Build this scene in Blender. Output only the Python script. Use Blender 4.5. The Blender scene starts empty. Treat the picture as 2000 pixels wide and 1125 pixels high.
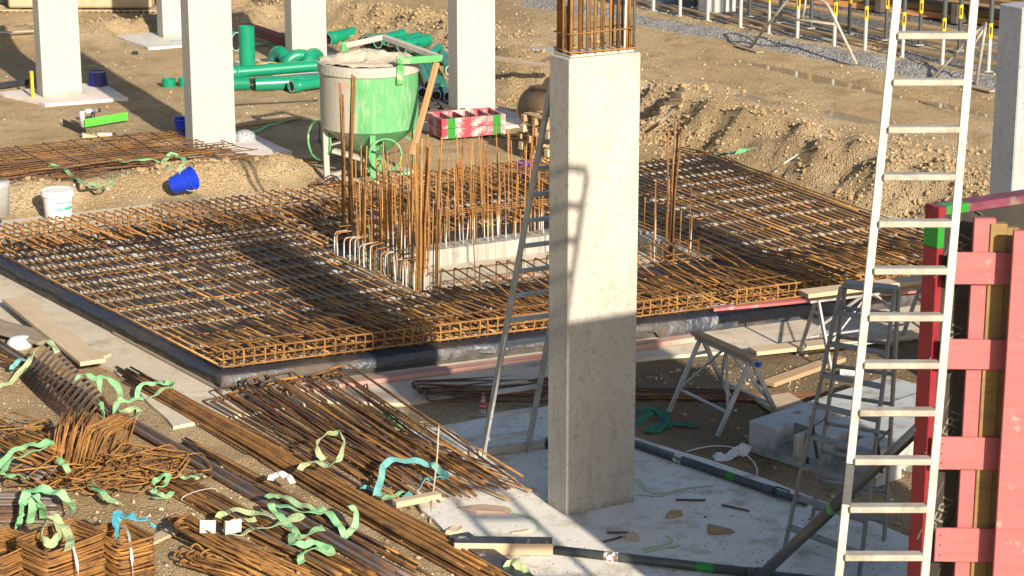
import bpy, math, random
import numpy as np
from mathutils import Vector, Matrix
from math import radians, sin, cos, pi
random.seed(7)
SC = bpy.context.scene
COL = SC.collection

# ---------------------------------------------------------------- camera
CAMH = 7.62822
TILT = radians(15.3962)
FPX = 4394.63
cam_d = bpy.data.cameras.new('camera'); cam = bpy.data.objects.new('camera', cam_d); COL.objects.link(cam)
cam.location = (0, 0, CAMH); cam.rotation_euler = (pi/2 - TILT, 0, 0)
cam_d.sensor_width = 36.0; cam_d.lens = FPX/2000*36.0
cam_d.clip_start = 0.5; cam_d.clip_end = 600
cam_d.dof.use_dof = True; cam_d.dof.focus_distance = 23.0; cam_d.dof.aperture_fstop = 11
SC.camera = cam

# ---------------------------------------------------------------- world, sun, exposure
SUN_AZ, SUN_EL = radians(24.3), radians(22.6)
w = bpy.data.worlds.new('World'); SC.world = w; w.use_nodes = True
nt = w.node_tree; nt.nodes.clear()
sky = nt.nodes.new('ShaderNodeTexSky'); sky.sky_type = 'NISHITA'; sky.sun_disc = False
sky.sun_elevation = SUN_EL; sky.sun_rotation = pi - SUN_AZ
sky.air_density = 1.0; sky.dust_density = 1.5; sky.ozone_density = 1.0
bgn = nt.nodes.new('ShaderNodeBackground'); bgn.inputs['Strength'].default_value = 0.072
won = nt.nodes.new('ShaderNodeOutputWorld')
nt.links.new(sky.outputs[0], bgn.inputs[0]); nt.links.new(bgn.outputs[0], won.inputs[0])
sun_d = bpy.data.lights.new('sun', 'SUN'); sun = bpy.data.objects.new('sun', sun_d); COL.objects.link(sun)
sun_d.energy = 4.6; sun_d.angle = radians(0.8); sun_d.color = (1.0, 0.90, 0.74)
sun.rotation_euler = (pi/2 - SUN_EL, 0, SUN_AZ); sun.location = (10, -20, 15)
vs = SC.view_settings
SC.display_settings.display_device = 'sRGB'
vs.view_transform = 'Standard'; vs.look = 'None'; vs.gamma = 1; vs.exposure = 1.0; vs.use_curve_mapping = False

# ---------------------------------------------------------------- site grid: a along the column rows (u), b across them (v)
YAW = radians(29.7484)
UX, UY = cos(YAW), sin(YAW)
VX, VY = -sin(YAW), cos(YAW)
OX, OY = 0.5069, 19.61185
U3 = Vector((UX, UY, 0)); V3 = Vector((VX, VY, 0)); Z3 = Vector((0, 0, 1))
def W(a, b, z=0.0): return Vector((OX + a*UX + b*VX, OY + a*UY + b*VY, z))
def UVof(p): dx, dy = p[0]-OX, p[1]-OY; return dx*UX + dy*UY, dx*VX + dy*VY
def G(px, py, z=0.0):
    """surveyed point of the photograph on the level z, in site metres"""
    a = (px-1000)/FPX; b = (py-562.5)/FPX
    d = Vector((a, cos(TILT) - b*sin(TILT), -sin(TILT) - b*cos(TILT)))
    return Vector((0, 0, CAMH)) + d*((z-CAMH)/d.z)
def ray(px, py):
    a = (px-1000)/FPX; b = (py-562.5)/FPX
    return Vector((a, cos(TILT) - b*sin(TILT), -sin(TILT) - b*cos(TILT)))

# ---------------------------------------------------------------- terrain height
def _hash(ix, iy, s):
    h = (ix*374761393 + iy*668265263 + s*974634777) & 0xffffffff
    h = ((h ^ (h >> 13))*1274126177) & 0xffffffff
    return ((h ^ (h >> 16)) & 0xffff)/65535.0
def vnoise(x, y, s=0):
    x = np.asarray(x, float); y = np.asarray(y, float)
    ix = np.floor(x).astype(np.int64); iy = np.floor(y).astype(np.int64)
    fx = x-ix; fy = y-iy; fx = fx*fx*(3-2*fx); fy = fy*fy*(3-2*fy)
    n00 = _hash(ix, iy, s); n10 = _hash(ix+1, iy, s); n01 = _hash(ix, iy+1, s); n11 = _hash(ix+1, iy+1, s)
    return (n00*(1-fx)+n10*fx)*(1-fy) + (n01*(1-fx)+n11*fx)*fy
def fbm(x, y, s=0, o=4):
    r = 0; a = 1; t = 0
    for i in range(o):
        r = r + a*vnoise(x*2**i, y*2**i, s+i); t += a; a *= .5
    return r/t - .5
def sm(x, lo, hi):
    t = np.clip((np.asarray(x, float)-lo)/(hi-lo), 0, 1); return t*t*(3-2*t)
FLAT = [(-2.75, 10.0, 3.45, 11.9), (-2.75, 5.2, 3.3, 13.9), (-0.95, 2.45, -3.6, 2.95),
        (1.95, 4.2, 22.1, 24.2), (2.5, 4.75, 16.3, 18.4), (7.3, 9.4, 16.4, 18.4), (7.2, 9.5, 22.6, 25.0), (6.3, 8.6, 27.3, 29.3)]
def flatmask(a, b):
    m = np.zeros_like(np.asarray(a, float))
    for (a0, a1, b0, b1) in FLAT:
        q = sm(a, a0-.25, a0)*(1-sm(a, a1, a1+.25))*sm(b, b0-.25, b0)*(1-sm(b, b1, b1+.25))
        m = np.maximum(m, q)
    return m
def hgt_np(x, y):
    dx, dy = x-OX, y-OY; a = dx*UX+dy*UY; b = dx*VX+dy*VY
    wob = fbm(x*.45, y*.45, 3)*1.0
    bank = sm(a+wob, 10.2, 11.2)*sm(b, 3.0, 7.0)*.55
    rub = np.exp(-((a+wob-10.9)/.9)**2)*sm(b, 3.5, 6.5)
    h = bank + .05*fbm(x*1.2, y*1.2, 11) + .03*fbm(x*5, y*5, 13, 3)
    h = h + rub*(.46*fbm(x*1.6, y*1.6, 21) + .24*fbm(x*5, y*5, 23, 3) + .08)
    for ra in (12.9, 14.6): h = h - sm(a, 11.8, 12.4)*(.06*np.exp(-((a-ra-.25*np.sin(b*.22))/.20)**2) - .03*np.exp(-((a-ra-.38-.25*np.sin(b*.22))/.15)**2))
    r2 = np.where(b < 14.75, np.exp(-((b-14.75)/.34)**2), np.exp(-((b-14.75)/.8)**2))*(1-sm(a, 3.6, 4.6))*sm(a, -6, -4)
    h = h + r2*(.32 + .34*fbm(x*2, y*2, 31) + .1*fbm(x*8, y*8, 33, 2))
    r3 = np.exp(-((b-30.3+.1*a)/1.1)**2)*(1-sm(a, 11, 13))
    h = h + r3*(.3 + .5*fbm(x*1.4, y*1.4, 41) + .16*fbm(x*6, y*6, 43, 2))
    r4 = np.exp(-((a-3.3)/.75)**2-((b-3.3)/.4)**2)
    h = h + r4*(.10 + .12*fbm(x*6, y*6, 51, 2))
    gs = np.exp(-((a-15.6-.112*(23.43-b)*1.02)/.33)**2)*sm(b, 8, 10)
    h = h + gs*(.13 + .1*fbm(x*3, y*3, 61) + .06*fbm(x*12, y*12, 63, 2))
    for (px, py, rx, ry) in PUDDLES:
        if (px, py) in PUD_C:
            c_ = PUD_C[(px, py)]; ca, cb = UVof(c_); h = h - .085*np.exp(-((b-cb)/rx)**2-((a-ca)/ry)**2)
    m = flatmask(a, b)
    h = h*(1-m) - .035*m
    pit = sm(a, 1.9, 2.0)*(1-sm(a, 6.5, 6.6))*sm(b, 6.3, 6.4)*(1-sm(b, 9.4, 9.5))
    return h
PUDDLES = [(1592, 150, 1.6, .30), (1470, 188, .55, .16), (818, 45, 1.4, .40), (1052, 96, .9, .26), (1870, 202, .7, .18), (1650, 226, .7, .18)]
PUD_C = {}
def hgt(x, y): return float(hgt_np(np.array([x]), np.array([y]))[0])
def gg(px, py, dz=0.0):
    """same, on the terrain"""
    z = 0.0
    for _ in range(5):
        p = G(px, py, z); z = hgt(p.x, p.y)
    return G(px, py, z) + Vector((0, 0, dz))

for q_ in PUDDLES: PUD_C_ = gg(q_[0], q_[1]); PUD_C[(q_[0], q_[1])] = PUD_C_

# ---------------------------------------------------------------- mesh builder
def frame(d, up=Z3):
    d = d.normalized()
    if abs(d.dot(up)) > .98: up = Vector((1, 0, 0)) if abs(d.x) < .9 else Vector((0, 1, 0))
    s = up.cross(d).normalized(); t = d.cross(s).normalized()
    return d, s, t
def fillet(pts, r, n=3):
    pts = [Vector(p) for p in pts]; out = [pts[0]]
    for i in range(1, len(pts)-1):
        p0, p, p1 = pts[i-1], pts[i], pts[i+1]
        a = (p0-p); b = (p1-p); k = min(r, a.length*.45, b.length*.45)
        A = p + a.normalized()*k; B = p + b.normalized()*k
        for j in range(n+1):
            t = j/n; out.append(A*(1-t)**2 + p*2*t*(1-t) + B*t*t)
    out.append(pts[-1]); return out
def spline(pts, n=6):
    P = [Vector(p) for p in pts]; P = [2*P[0]-P[1]] + P + [2*P[-1]-P[-2]]; out = []
    for i in range(1, len(P)-2):
        for j in range(n):
            t = j/n
            out.append(.5*((2*P[i]) + (P[i+1]-P[i-1])*t + (2*P[i-1]-5*P[i]+4*P[i+1]-P[i+2])*t*t + (3*P[i]-P[i-1]-3*P[i+1]+P[i+2])*t**3))
    out.append(P[-2]); return out
class MB:
    def __init__(s): s.v = []; s.f = []; s.m = []; s.k = 0
    def add(s, vs, fs):
        o = len(s.v); s.v += [tuple(x) for x in vs]
        for f in fs: s.f.append(tuple(o+i for i in f)); s.m.append(s.k)
        return s
    def hexa(s, p):  # p: 4 bottom (ccw from above), 4 top
        return s.add(p, [(3, 2, 1, 0), (4, 5, 6, 7), (0, 1, 5, 4), (1, 2, 6, 5), (2, 3, 7, 6), (3, 0, 4, 7)])
    def box(s, c, sz, R=None):
        c = Vector(c); hx, hy, hz = sz[0]/2, sz[1]/2, sz[2]/2
        p = [Vector((x*hx, y*hy, z*hz)) for z in (-1, 1) for x, y in ((-1, -1), (1, -1), (1, 1), (-1, 1))]
        if R is not None: p = [R @ q for q in p]
        return s.hexa([c+q for q in p])
    def bbox(s, c, sz, bv=.01, R=None):  # box with bevelled edges
        c = Vector(c); b = min(bv, min(sz)*.45); h = [q/2 for q in sz]
        bm_v = []; idx = {}
        for sx in (-1, 1):
            for sy in (-1, 1):
                for sz_ in (-1, 1):
                    S = (sx, sy, sz_)
                    for ax in range(3):
                        q = [S[i]*(h[i] if i == ax else h[i]-b) for i in range(3)]
                        q = Vector(q); q = R @ q if R is not None else q
                        idx[(S, ax)] = len(bm_v); bm_v.append(c+q)
        fs = []
        for ax in range(3):
            o = [i for i in range(3) if i != ax]
            for sg in (-1, 1):
                def K(p, q):
                    S = [0]*3; S[ax] = sg; S[o[0]] = p; S[o[1]] = q; return idx[(tuple(S), ax)]
                f = [K(-1, -1), K(1, -1), K(1, 1), K(-1, 1)]
                if (sg > 0) != (ax != 1): f.reverse()
                fs.append(f)
            for p in (-1, 1):
                for q in (-1, 1):
                    def K2(t, face):
                        S = [0]*3; S[ax] = t; S[o[0]] = p; S[o[1]] = q; return idx[(tuple(S), face)]
                    fs.append([K2(-1, o[0]), K2(1, o[0]), K2(1, o[1]), K2(-1, o[1])])
        for S in [(x, y, z) for x in (-1, 1) for y in (-1, 1) for z in (-1, 1)]:
            fs.append([idx[(S, 0)], idx[(S, 1)], idx[(S, 2)]])
        return s.add(bm_v, fs)
    def bar(s, p, q, w, h, up=Z3, bv=0):
        p = Vector(p); q = Vector(q); d, a, b = frame(q-p, up)
        R = Matrix((d, a, b)).transposed()
        return (s.bbox((p+q)/2, ((q-p).length, w, h), bv, R) if bv else s.box((p+q)/2, ((q-p).length, w, h), R))
    def tube(s, pts, r, n=6, cap=True, closed=False):
        pts = [Vector(p) for p in pts]; m = len(pts); rs = r if isinstance(r, (list, tuple)) else [r]*m
        tang = []
        for i in range(m):
            if closed: t = pts[(i+1) % m]-pts[i-1]
            else: t = pts[min(i+1, m-1)]-pts[max(i-1, 0)]
            tang.append(t.normalized() if t.length > 1e-9 else Vector((0, 0, 1)))
        d, a, b = frame(tang[0]); vs = []
        for i in range(m):
            t = tang[i]; a = (a - t*a.dot(t))
            if a.length < 1e-6: a = frame(t)[1]
            a.normalize(); b = t.cross(a)
            for j in range(n):
                an = 2*pi*j/n; vs.append(pts[i] + a*(rs[i]*cos(an)) + b*(rs[i]*sin(an)))
        fs = []
        for i in range(m if closed else m-1):
            i2 = (i+1) % m
            for j in range(n):
                j2 = (j+1) % n; fs.append((i*n+j, i*n+j2, i2*n+j2, i2*n+j))
        if cap and not closed: fs.append(tuple(range(n))[::-1]); fs.append(tuple((m-1)*n+j for j in range(n)))
        return s.add(vs, fs)
    def lathe(s, prof, n=28, c=(0, 0, 0), R=None):
        c = Vector(c); vs = []; fs = []
        for (r, z) in prof:
            for j in range(n):
                q = Vector((r*cos(2*pi*j/n), r*sin(2*pi*j/n), z)); vs.append(c + (R @ q if R is not None else q))
        for i in range(len(prof)-1):
            for j in range(n):
                j2 = (j+1) % n; fs.append((i*n+j, i*n+j2, (i+1)*n+j2, (i+1)*n+j))
        if prof[0][0] > 1e-4: fs.append(tuple(range(n))[::-1])
        if prof[-1][0] > 1e-4: fs.append(tuple((len(prof)-1)*n+j for j in range(n)))
        return s.add(vs, fs)
    def prism(s, poly, z0, z1):
        n = len(poly); vs = [(p[0], p[1], z0) for p in poly] + [(p[0], p[1], z1) for p in poly]
        fs = [tuple(range(n))[::-1], tuple(range(n, 2*n))] + [(i, (i+1) % n, n+(i+1) % n, n+i) for i in range(n)]
        return s.add(vs, fs)
    def ribbon(s, pts, w, tilts, th=.005):
        pts = [Vector(p) for p in pts]; m = len(pts); vs = []; fs = []
        for i in range(m):
            t = pts[min(i+1, m-1)]-pts[max(i-1, 0)]
            d, a, b = frame(t if t.length > 1e-6 else Vector((1, 0, 0)))
            c_, s_ = cos(tilts[i]), sin(tilts[i]); e = a*c_ + b*s_; nn = b*c_ - a*s_
            for k1, k2 in ((-1, -1), (1, -1), (1, 1), (-1, 1)): vs.append(pts[i] + e*(k1*w/2) + nn*(k2*th/2))
        for i in range(m-1):
            for j in range(4):
                j2 = (j+1) % 4; fs.append((i*4+j, i*4+j2, (i+1)*4+j2, (i+1)*4+j))
        fs.append((3, 2, 1, 0)); fs.append(tuple((m-1)*4+j for j in range(4)))
        return s.add(vs, fs)
    def grid(s, P, nx, ny, fn, skip=None):
        o = len(s.v)
        for j in range(ny+1):
            for i in range(nx+1): s.v.append(tuple(fn(i, j)))
        for j in range(ny):
            for i in range(nx):
                if skip and skip(i, j): continue
                k = o+j*(nx+1)+i; s.f.append((k, k+1, k+nx+2, k+nx+1)); s.m.append(s.k)
        return s
    def build(s, name, mat, root=None, smooth=False, world=True, loc=None):
        me = bpy.data.meshes.new(name)
        if root is not None and world:
            inv = root.matrix_world.inverted() if False else Matrix.LocRotScale(root.location, root.rotation_euler, None).inverted()
            vs = [tuple(inv @ Vector(q)) for q in s.v]
        elif root is None and loc is None and world:
            loc = Vector(np.mean(np.array(s.v), axis=0)); loc.z = min(q[2] for q in s.v)
            vs = [(q[0]-loc.x, q[1]-loc.y, q[2]-loc.z) for q in s.v]
        elif root is None and loc is not None and world:
            vs = [(q[0]-loc[0], q[1]-loc[1], q[2]-loc[2]) for q in s.v]
        else: vs = s.v
        me.from_pydata(vs, [], s.f)
        for m_ in (mat if isinstance(mat, (list, tuple)) else [mat]): me.materials.append(m_)
        if any(s.m): me.polygons.foreach_set('material_index', s.m)
        if smooth: me.polygons.foreach_set('use_smooth', [True]*len(s.f))
        me.update()
        o = bpy.data.objects.new(name, me); COL.objects.link(o)
        if root is not None: o.parent = root
        elif loc is not None: o.location = loc
        return o
def auto_smooth(o, ang=40):
    me = o.data; me.polygons.foreach_set('use_smooth', [True]*len(me.polygons))
    me.set_sharp_from_angle(angle=radians(ang)); return o
def tag(o, label=None, cat=None, group=None, kind=None):
    if label: o['label'] = label
    if cat: o['category'] = cat
    if group: o['group'] = group
    if kind: o['kind'] = kind
    return o
def thing(name, label, cat, loc=(0, 0, 0), rz=0, group=None, rot=None):
    o = bpy.data.objects.new(name, None); COL.objects.link(o); o.empty_display_size = .1
    o.location = loc; o.rotation_euler = rot if rot else (0, 0, rz)
    return tag(o, label, cat, group)
def copy_tree(o, parent=None):
    c = o.copy(); COL.objects.link(c)
    if parent: c.parent = parent; c.matrix_parent_inverse = o.matrix_parent_inverse
    for ch in o.children: copy_tree(ch, c)
    return c
def aligned(name, mat, p, q, mk, up=Z3, roll=0):
    """one mesh whose local X runs from p to q; mk(mb, length) builds it"""
    p = Vector(p); q = Vector(q); d, a, b = frame(q-p, up); mb = MB(); mk(mb, (q-p).length)
    o = mb.build(name, mat, None, world=False)
    M_ = Matrix((d, a, b)).transposed() @ Matrix.Rotation(roll, 3, 'X')
    o.location = p; o.rotation_euler = M_.to_euler(); return o
def plank(name, label, cat, p, q, w, h, mat, group=None, up=Z3, roll=0, bv=.004):
    o = aligned(name, mat, p, q, lambda mb, L: mb.bbox((L/2, 0, h/2), (L, w, h), bv), up, roll)
    return tag(o, label, cat, group)

# ---------------------------------------------------------------- materials
class NT:
    def __init__(s, name):
        s.mat = bpy.data.materials.new(name); s.mat.use_nodes = True; s.t = s.mat.node_tree
        s.b = s.t.nodes['Principled BSDF']; s.tc = None
    def n(s, ty, **kw):
        nd = s.t.nodes.new('ShaderNode'+ty)
        for k, v in kw.items(): setattr(nd, k, v)
        return nd
    def l(s, a, b): s.t.links.new(a, b)
    def co(s, kind='Object', scale=(1, 1, 1)):
        if kind == 'World': out = s.n('NewGeometry').outputs['Position']
        else:
            if not s.tc: s.tc = s.n('TexCoord')
            out = s.tc.outputs[kind]
        mp = s.n('Mapping'); mp.inputs['Scale'].default_value = scale; s.l(out, mp.inputs[0]); return mp.outputs[0]
    def noise(s, co, scale, detail=6, rough=.6):
        x = s.n('TexNoise'); x.inputs['Scale'].default_value = scale; x.inputs['Detail'].default_value = detail
        x.inputs['Roughness'].default_value = rough; s.l(co, x.inputs['Vector']); return x.outputs['Fac']
    def ramp(s, f, lo, hi):
        x = s.n('MapRange'); x.inputs[1].default_value = lo; x.inputs[2].default_value = hi; s.l(f, x.inputs[0]); return x.outputs[0]
    def mix(s, f, a, b, mode='MIX'):
        x = s.n('Mix', data_type='RGBA', blend_type=mode)
        if isinstance(f, (int, float)): x.inputs[0].default_value = f
        else: s.l(f, x.inputs[0])
        for i, c in ((6, a), (7, b)):
            if isinstance(c, tuple): x.inputs[i].default_value = (*c, 1) if len(c) == 3 else c
            else: s.l(c, x.inputs[i])
        return x.outputs[2]
    def math(s, op, a, b=None):
        x = s.n('Math', operation=op)
        for i, c in ((0, a), (1, b)):
            if c is None: continue
            if isinstance(c, (int, float)): x.inputs[i].default_value = c
            else: s.l(c, x.inputs[i])
        return x.outputs[0]
    def bump(s, f, st, dist=.02):
        x = s.n('Bump'); x.inputs['Strength'].default_value = st; x.inputs['Distance'].default_value = dist
        s.l(f, x.inputs['Height']); s.l(x.outputs[0], s.b.inputs['Normal'])
    def fin(s, col, rough=.7, metal=0, spec=.5):
        if isinstance(col, tuple): s.b.inputs['Base Color'].default_value = (*col, 1)
        else: s.l(col, s.b.inputs['Base Color'])
        if isinstance(rough, (int, float)): s.b.inputs['Roughness'].default_value = rough
        else: s.l(rough, s.b.inputs['Roughness'])
        s.b.inputs['Metallic'].default_value = metal; s.b.inputs['Specular IOR Level'].default_value = spec
        return s.mat
def M(name, c1, c2, scale=6, rough=.7, metal=0, lo=.35, hi=.65, bump=.15, bscale=40, rnd=0, co='Object', st=(1, 1, 1), dirt=None, spec=.4, bd=.01):
    n = NT(name); v = n.co(co, st); f = n.ramp(n.noise(v, scale), lo, hi); c = n.mix(f, c1, c2)
    if dirt:
        dc, ds, dl, dh = dirt; c = n.mix(n.ramp(n.noise(n.co(co), ds, 8, .65), dl, dh), c, dc)
    if rnd:
        oi = n.n('ObjectInfo'); r = n.math('MULTIPLY_ADD', oi.outputs['Random'], rnd); r.node.inputs[2].default_value = 1-rnd*.5
        vm = n.n('VectorMath', operation='SCALE'); n.l(c, vm.inputs[0]); n.l(r, vm.inputs['Scale']); c = vm.outputs[0]
    if bump: n.bump(n.noise(v, bscale, 4), bump, bd)
    return n.fin(c, rough, metal, spec)

m_rust = M('rust', (.26, .122, .032), (.135, .062, .020), 9, .75, 0, .3, .7, .3, 90, .7, dirt=((.06, .030, .015), 3.5, .48, .68))
m_rust_or = M('rust_orange', (.335, .165, .042), (.21, .098, .028), 7, .75, 0, .3, .7, .3, 90, .5, dirt=((.10, .05, .022), 4, .55, .72))
m_rust_l = M('rust_light', (.44, .225, .062), (.29, .14, .04), 7, .75, 0, .3, .7, .3, 90, .5, dirt=((.14, .065, .026), 3.5, .54, .72))  # rust lightened to stand in for sun on the long bars
m_rust_dk = M('rust_dark', (.065, .042, .032), (.16, .065, .022), 7, .6, 0, .42, .7, .3, 90, .5)
m_steel_dk = M('bare_steel', (.17, .155, .145), (.23, .15, .10), 5, .5, .3, .4, .75, .3, 60, .4)
m_conc = M('concrete_pale', (.60, .555, .475), (.52, .485, .42), 2.2, .8, 0, .3, .7, .12, 60, 0, dirt=((.42, .38, .32), 1.3, .55, .85))
m_splash = None
m_alu = M('aluminium', (.42, .42, .42), (.30, .30, .29), 8, .42, .12, .3, .7, .1, 60, .1, dirt=((.22, .19, .15), 3, .5, .75))
m_alu_w = M('aluminium_dull', (.25, .25, .24), (.17, .165, .155), 8, .5, .1, .3, .7, .1, 60, .1, dirt=((.17, .14, .11), 3, .5, .75))
m_alu_n = M('aluminium_whitish', (.40, .37, .31), (.29, .265, .22), 6, .45, .1, .3, .7, .1, 60, 0, dirt=((.22, .18, .14), 7, .54, .72))
m_wood = M('timber', (.40, .27, .15), (.31, .20, .105), 2.5, .8, 0, .3, .7, .15, 12, .25, st=(.5, 9, 9), dirt=((.28, .20, .12), 2, .55, .85))
m_wood_p = M('timber_pale', (.50, .385, .26), (.41, .30, .19), 2.5, .8, 0, .3, .7, .15, 12, .2, st=(.5, 9, 9), dirt=((.36, .28, .2), 2, .55, .85))
m_wood_g = M('timber_grey', (.34, .27, .20), (.24, .18, .13), 2.5, .85, 0, .3, .7, .2, 12, .3, st=(.5, 9, 9))
m_wood_y = M('timber_yellow', (.27, .175, .06), (.19, .12, .04), 2.5, .6, 0, .3, .7, .1, 12, .2, st=(.5, 9, 9), dirt=((.15, .10, .05), 2.5, .5, .8))  # yellow timber darkened to carry the shade behind the front board
m_wood_o = M('timber_orange', (.60, .28, .12), (.48, .21, .09), 2.5, .75, 0, .3, .7, .1, 12, .1, st=(.5, 9, 9))
m_pink = M('timber_pink', (.43, .125, .125), (.36, .092, .095), 2.2, .7, 0, .25, .75, .12, 10, .1, st=(.45, 8, 8), dirt=((.47, .34, .29), 6, .60, .70))
m_pink_d = M('timber_pink_dusty', (.42, .25, .20), (.36, .18, .15), 2.2, .8, 0, .25, .75, .12, 10, .1, st=(.45, 8, 8), dirt=((.45, .34, .26), 2.2, .5, .75))
m_red = M('red_paint', (.24, .020, .028), (.17, .013, .020), 5, .45, 0, .3, .7, .1, 30, 0, dirt=((.33, .22, .18), 6, .62, .8))
m_gpipe = M('pipe_green', (.008, .21, .115), (.007, .18, .10), 3, .28, 0, .3, .7, 0, 20, .12, spec=.5)
m_green = M('paint_green', (.085, .32, .10), (.065, .26, .085), 3, .5, 0, .3, .7, .1, 40, 0, dirt=((.46, .42, .33), 4, .55, .75))
m_sling = M('webbing_green', (.24, .50, .24), (.13, .37, .17), 5, .85, 0, .3, .7, .2, 60, .25, dirt=((.30, .32, .18), 4, .45, .70))
m_sling_y = M('webbing_faded', (.40, .42, .23), (.28, .37, .17), 6, .85, 0, .3, .7, .2, 60, .2, dirt=((.18, .40, .24), 3, .55, .7))
m_sling_t = M('webbing_teal', (.13, .38, .36), (.10, .28, .27), 6, .85, 0, .3, .7, .2, 60, .2, dirt=((.34, .36, .26), 5, .52, .75))
m_sling_b = M('webbing_blue', (.07, .36, .46), (.06, .28, .36), 6, .85, 0, .3, .7, .2, 60, 0, dirt=((.25, .27, .25), 7, .6, .8))
m_sling_d = M('webbing_dark_green', (.025, .15, .10), (.02, .11, .075), 6, .85, 0, .3, .7, .2, 60, .1)
m_blue = M('plastic_blue', (.012, .045, .50), (.010, .035, .40), 5, .35, 0, .3, .7, .05, 20, 0, dirt=((.22, .22, .25), 9, .66, .75))
m_navy = M('plastic_navy', (.014, .016, .12), (.010, .012, .09), 5, .4, 0, .3, .7, .05, 20)
m_white = M('plastic_white', (.66, .65, .62), (.60, .59, .565), 5, .35, 0, .3, .7, .03, 20, 0, dirt=((.55, .5, .42), 8, .66, .8))
m_spacer = M('spacer_plastic', (.33, .32, .30), (.24, .23, .21), 8, .6, 0, .3, .7, .1, 30, .3, dirt=((.22, .17, .12), 6, .50, .68))
m_black = M('black_plastic', (.018, .018, .020), (.03, .03, .032), 8, .45, 0, .3, .7, .1, 40)
m_galv = M('galvanised', (.50, .50, .47), (.40, .40, .38), 8, .45, .35, .3, .7, .1, 40, .1, dirt=((.52, .46, .36), 2.5, .5, .8))
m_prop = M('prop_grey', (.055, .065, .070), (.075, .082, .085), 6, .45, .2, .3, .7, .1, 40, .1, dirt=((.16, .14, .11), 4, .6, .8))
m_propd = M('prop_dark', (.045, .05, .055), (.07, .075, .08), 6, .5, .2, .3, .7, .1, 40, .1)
m_yel = M('sticker_yellow', (.72, .50, .015), (.66, .45, .012), 8, .5, 0)
m_tag = M('paper_white', (.64, .64, .62), (.52, .51, .48), 6, .7, 0)
m_paper = M('paper_tag', (.50, .49, .46), (.40, .39, .36), 8, .8, 0, .3, .7, .3, 20, 0, dirt=((.30, .22, .14), 9, .52, .70))
m_brown = M('steel_brown', (.07, .045, .028), (.12, .08, .045), 4, .55, .2, .3, .7, .25, 30, 0, dirt=((.22, .15, .08), 3, .55, .8))
m_mud = M('mud_crust', (.47, .36, .22), (.38, .28, .165), 5, .9, 0, .3, .7, .6, 25, 0, bd=.03)
m_fill = M('fresh_concrete_crust', (.50, .43, .33), (.42, .36, .27), 5, .95, 0, .3, .7, .6, 26, 0, bd=.03)
m_gblock = M('concrete_grey', (.40, .405, .40), (.32, .325, .32), 2.5, .8, 0, .3, .7, .15, 50, 0, dirt=((.20, .175, .14), 5, .52, .70))
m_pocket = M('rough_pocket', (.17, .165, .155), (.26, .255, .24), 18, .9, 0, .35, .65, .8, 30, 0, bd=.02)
m_lime = M('spray_lime', (.30, .58, .07), (.42, .46, .36), 16, .8, 0, .42, .58, 0, dirt=((.50, .49, .45), 9, .46, .60))
# ================================================================= GROUND
n = NT('site_soil')
wp = n.co('World')
big = n.noise(wp, .35, 5); med = n.noise(wp, 1.7, 6, .65); fine = n.noise(wp, 34, 4, .7)
c = n.mix(n.ramp(big, .38, .62), (.62, .45, .245), (.80, .62, .38))
c = n.mix(n.ramp(med, .48, .66), c, (.46, .325, .175))
mpb = n.n('Mapping'); mpb.inputs['Rotation'].default_value = (0, 0, -YAW); mpb.inputs['Scale'].default_value = (.55, .07, 1); gq = n.n('NewGeometry'); n.l(gq.outputs['Position'], mpb.inputs[0])
c = n.mix(n.math('MULTIPLY', n.ramp(n.noise(mpb.outputs[0], 1.0, 5, .6), .50, .64), .6), c, (.36, .25, .14))
vo = n.n('TexVoronoi'); vo.inputs['Scale'].default_value = 17; n.l(wp, vo.inputs['Vector'])
vo2 = n.n('TexVoronoi'); vo2.inputs['Scale'].default_value = 42; n.l(wp, vo2.inputs['Vector'])
geo = n.n('NewGeometry'); sx = n.n('SeparateXYZ'); n.l(geo.outputs['Position'], sx.inputs[0])
stn = n.math('MULTIPLY', n.ramp(vo.outputs['Distance'], .42, .25), n.ramp(n.noise(wp, .9, 5, .7), .42, .60))
sc_ = n.n('SeparateColor'); n.l(vo.outputs['Color'], sc_.inputs[0])
stn = n.math('MULTIPLY', stn, n.ramp(sc_.outputs[0], .35, .55))
c = n.mix(n.math('MULTIPLY', stn, .75), c, (.66, .52, .34))
c = n.mix(n.math('MULTIPLY', n.ramp(vo2.outputs['Distance'], .34, .5), .55), c, (.25, .16, .08))
c = n.mix(n.math('MULTIPLY', n.ramp(fine, .5, .75), .45), c, (.60, .49, .33))
dv = n.n('VectorMath', operation='SUBTRACT'); n.l(wp, dv.inputs[0]); dv.inputs[1].default_value = W(4.6, 1.75).to_tuple()
dl = n.n('VectorMath', operation='LENGTH'); n.l(dv.outputs[0], dl.inputs[0])
dark_zone = n.ramp(n.math('ADD', dl.outputs[1 if len(dl.outputs) > 1 else 0], n.math('MULTIPLY', n.math('SUBTRACT', med, .5), 3.0)), 3.3, 2.3)
c = n.mix(n.math('MULTIPLY', dark_zone, .75), c, (.15, .11, .07))  # darker soil in a ragged round zone by the trestles
h = n.math('ADD', n.math('MULTIPLY', stn, 1.2), n.math('ADD', n.math('MULTIPLY', fine, .8), n.math('MULTIPLY', n.ramp(vo2.outputs['Distance'], .5, .1), .7)))
n.bump(h, 1.0, .05)
m_soil = n.fin(c, .95, 0, .15)

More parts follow.
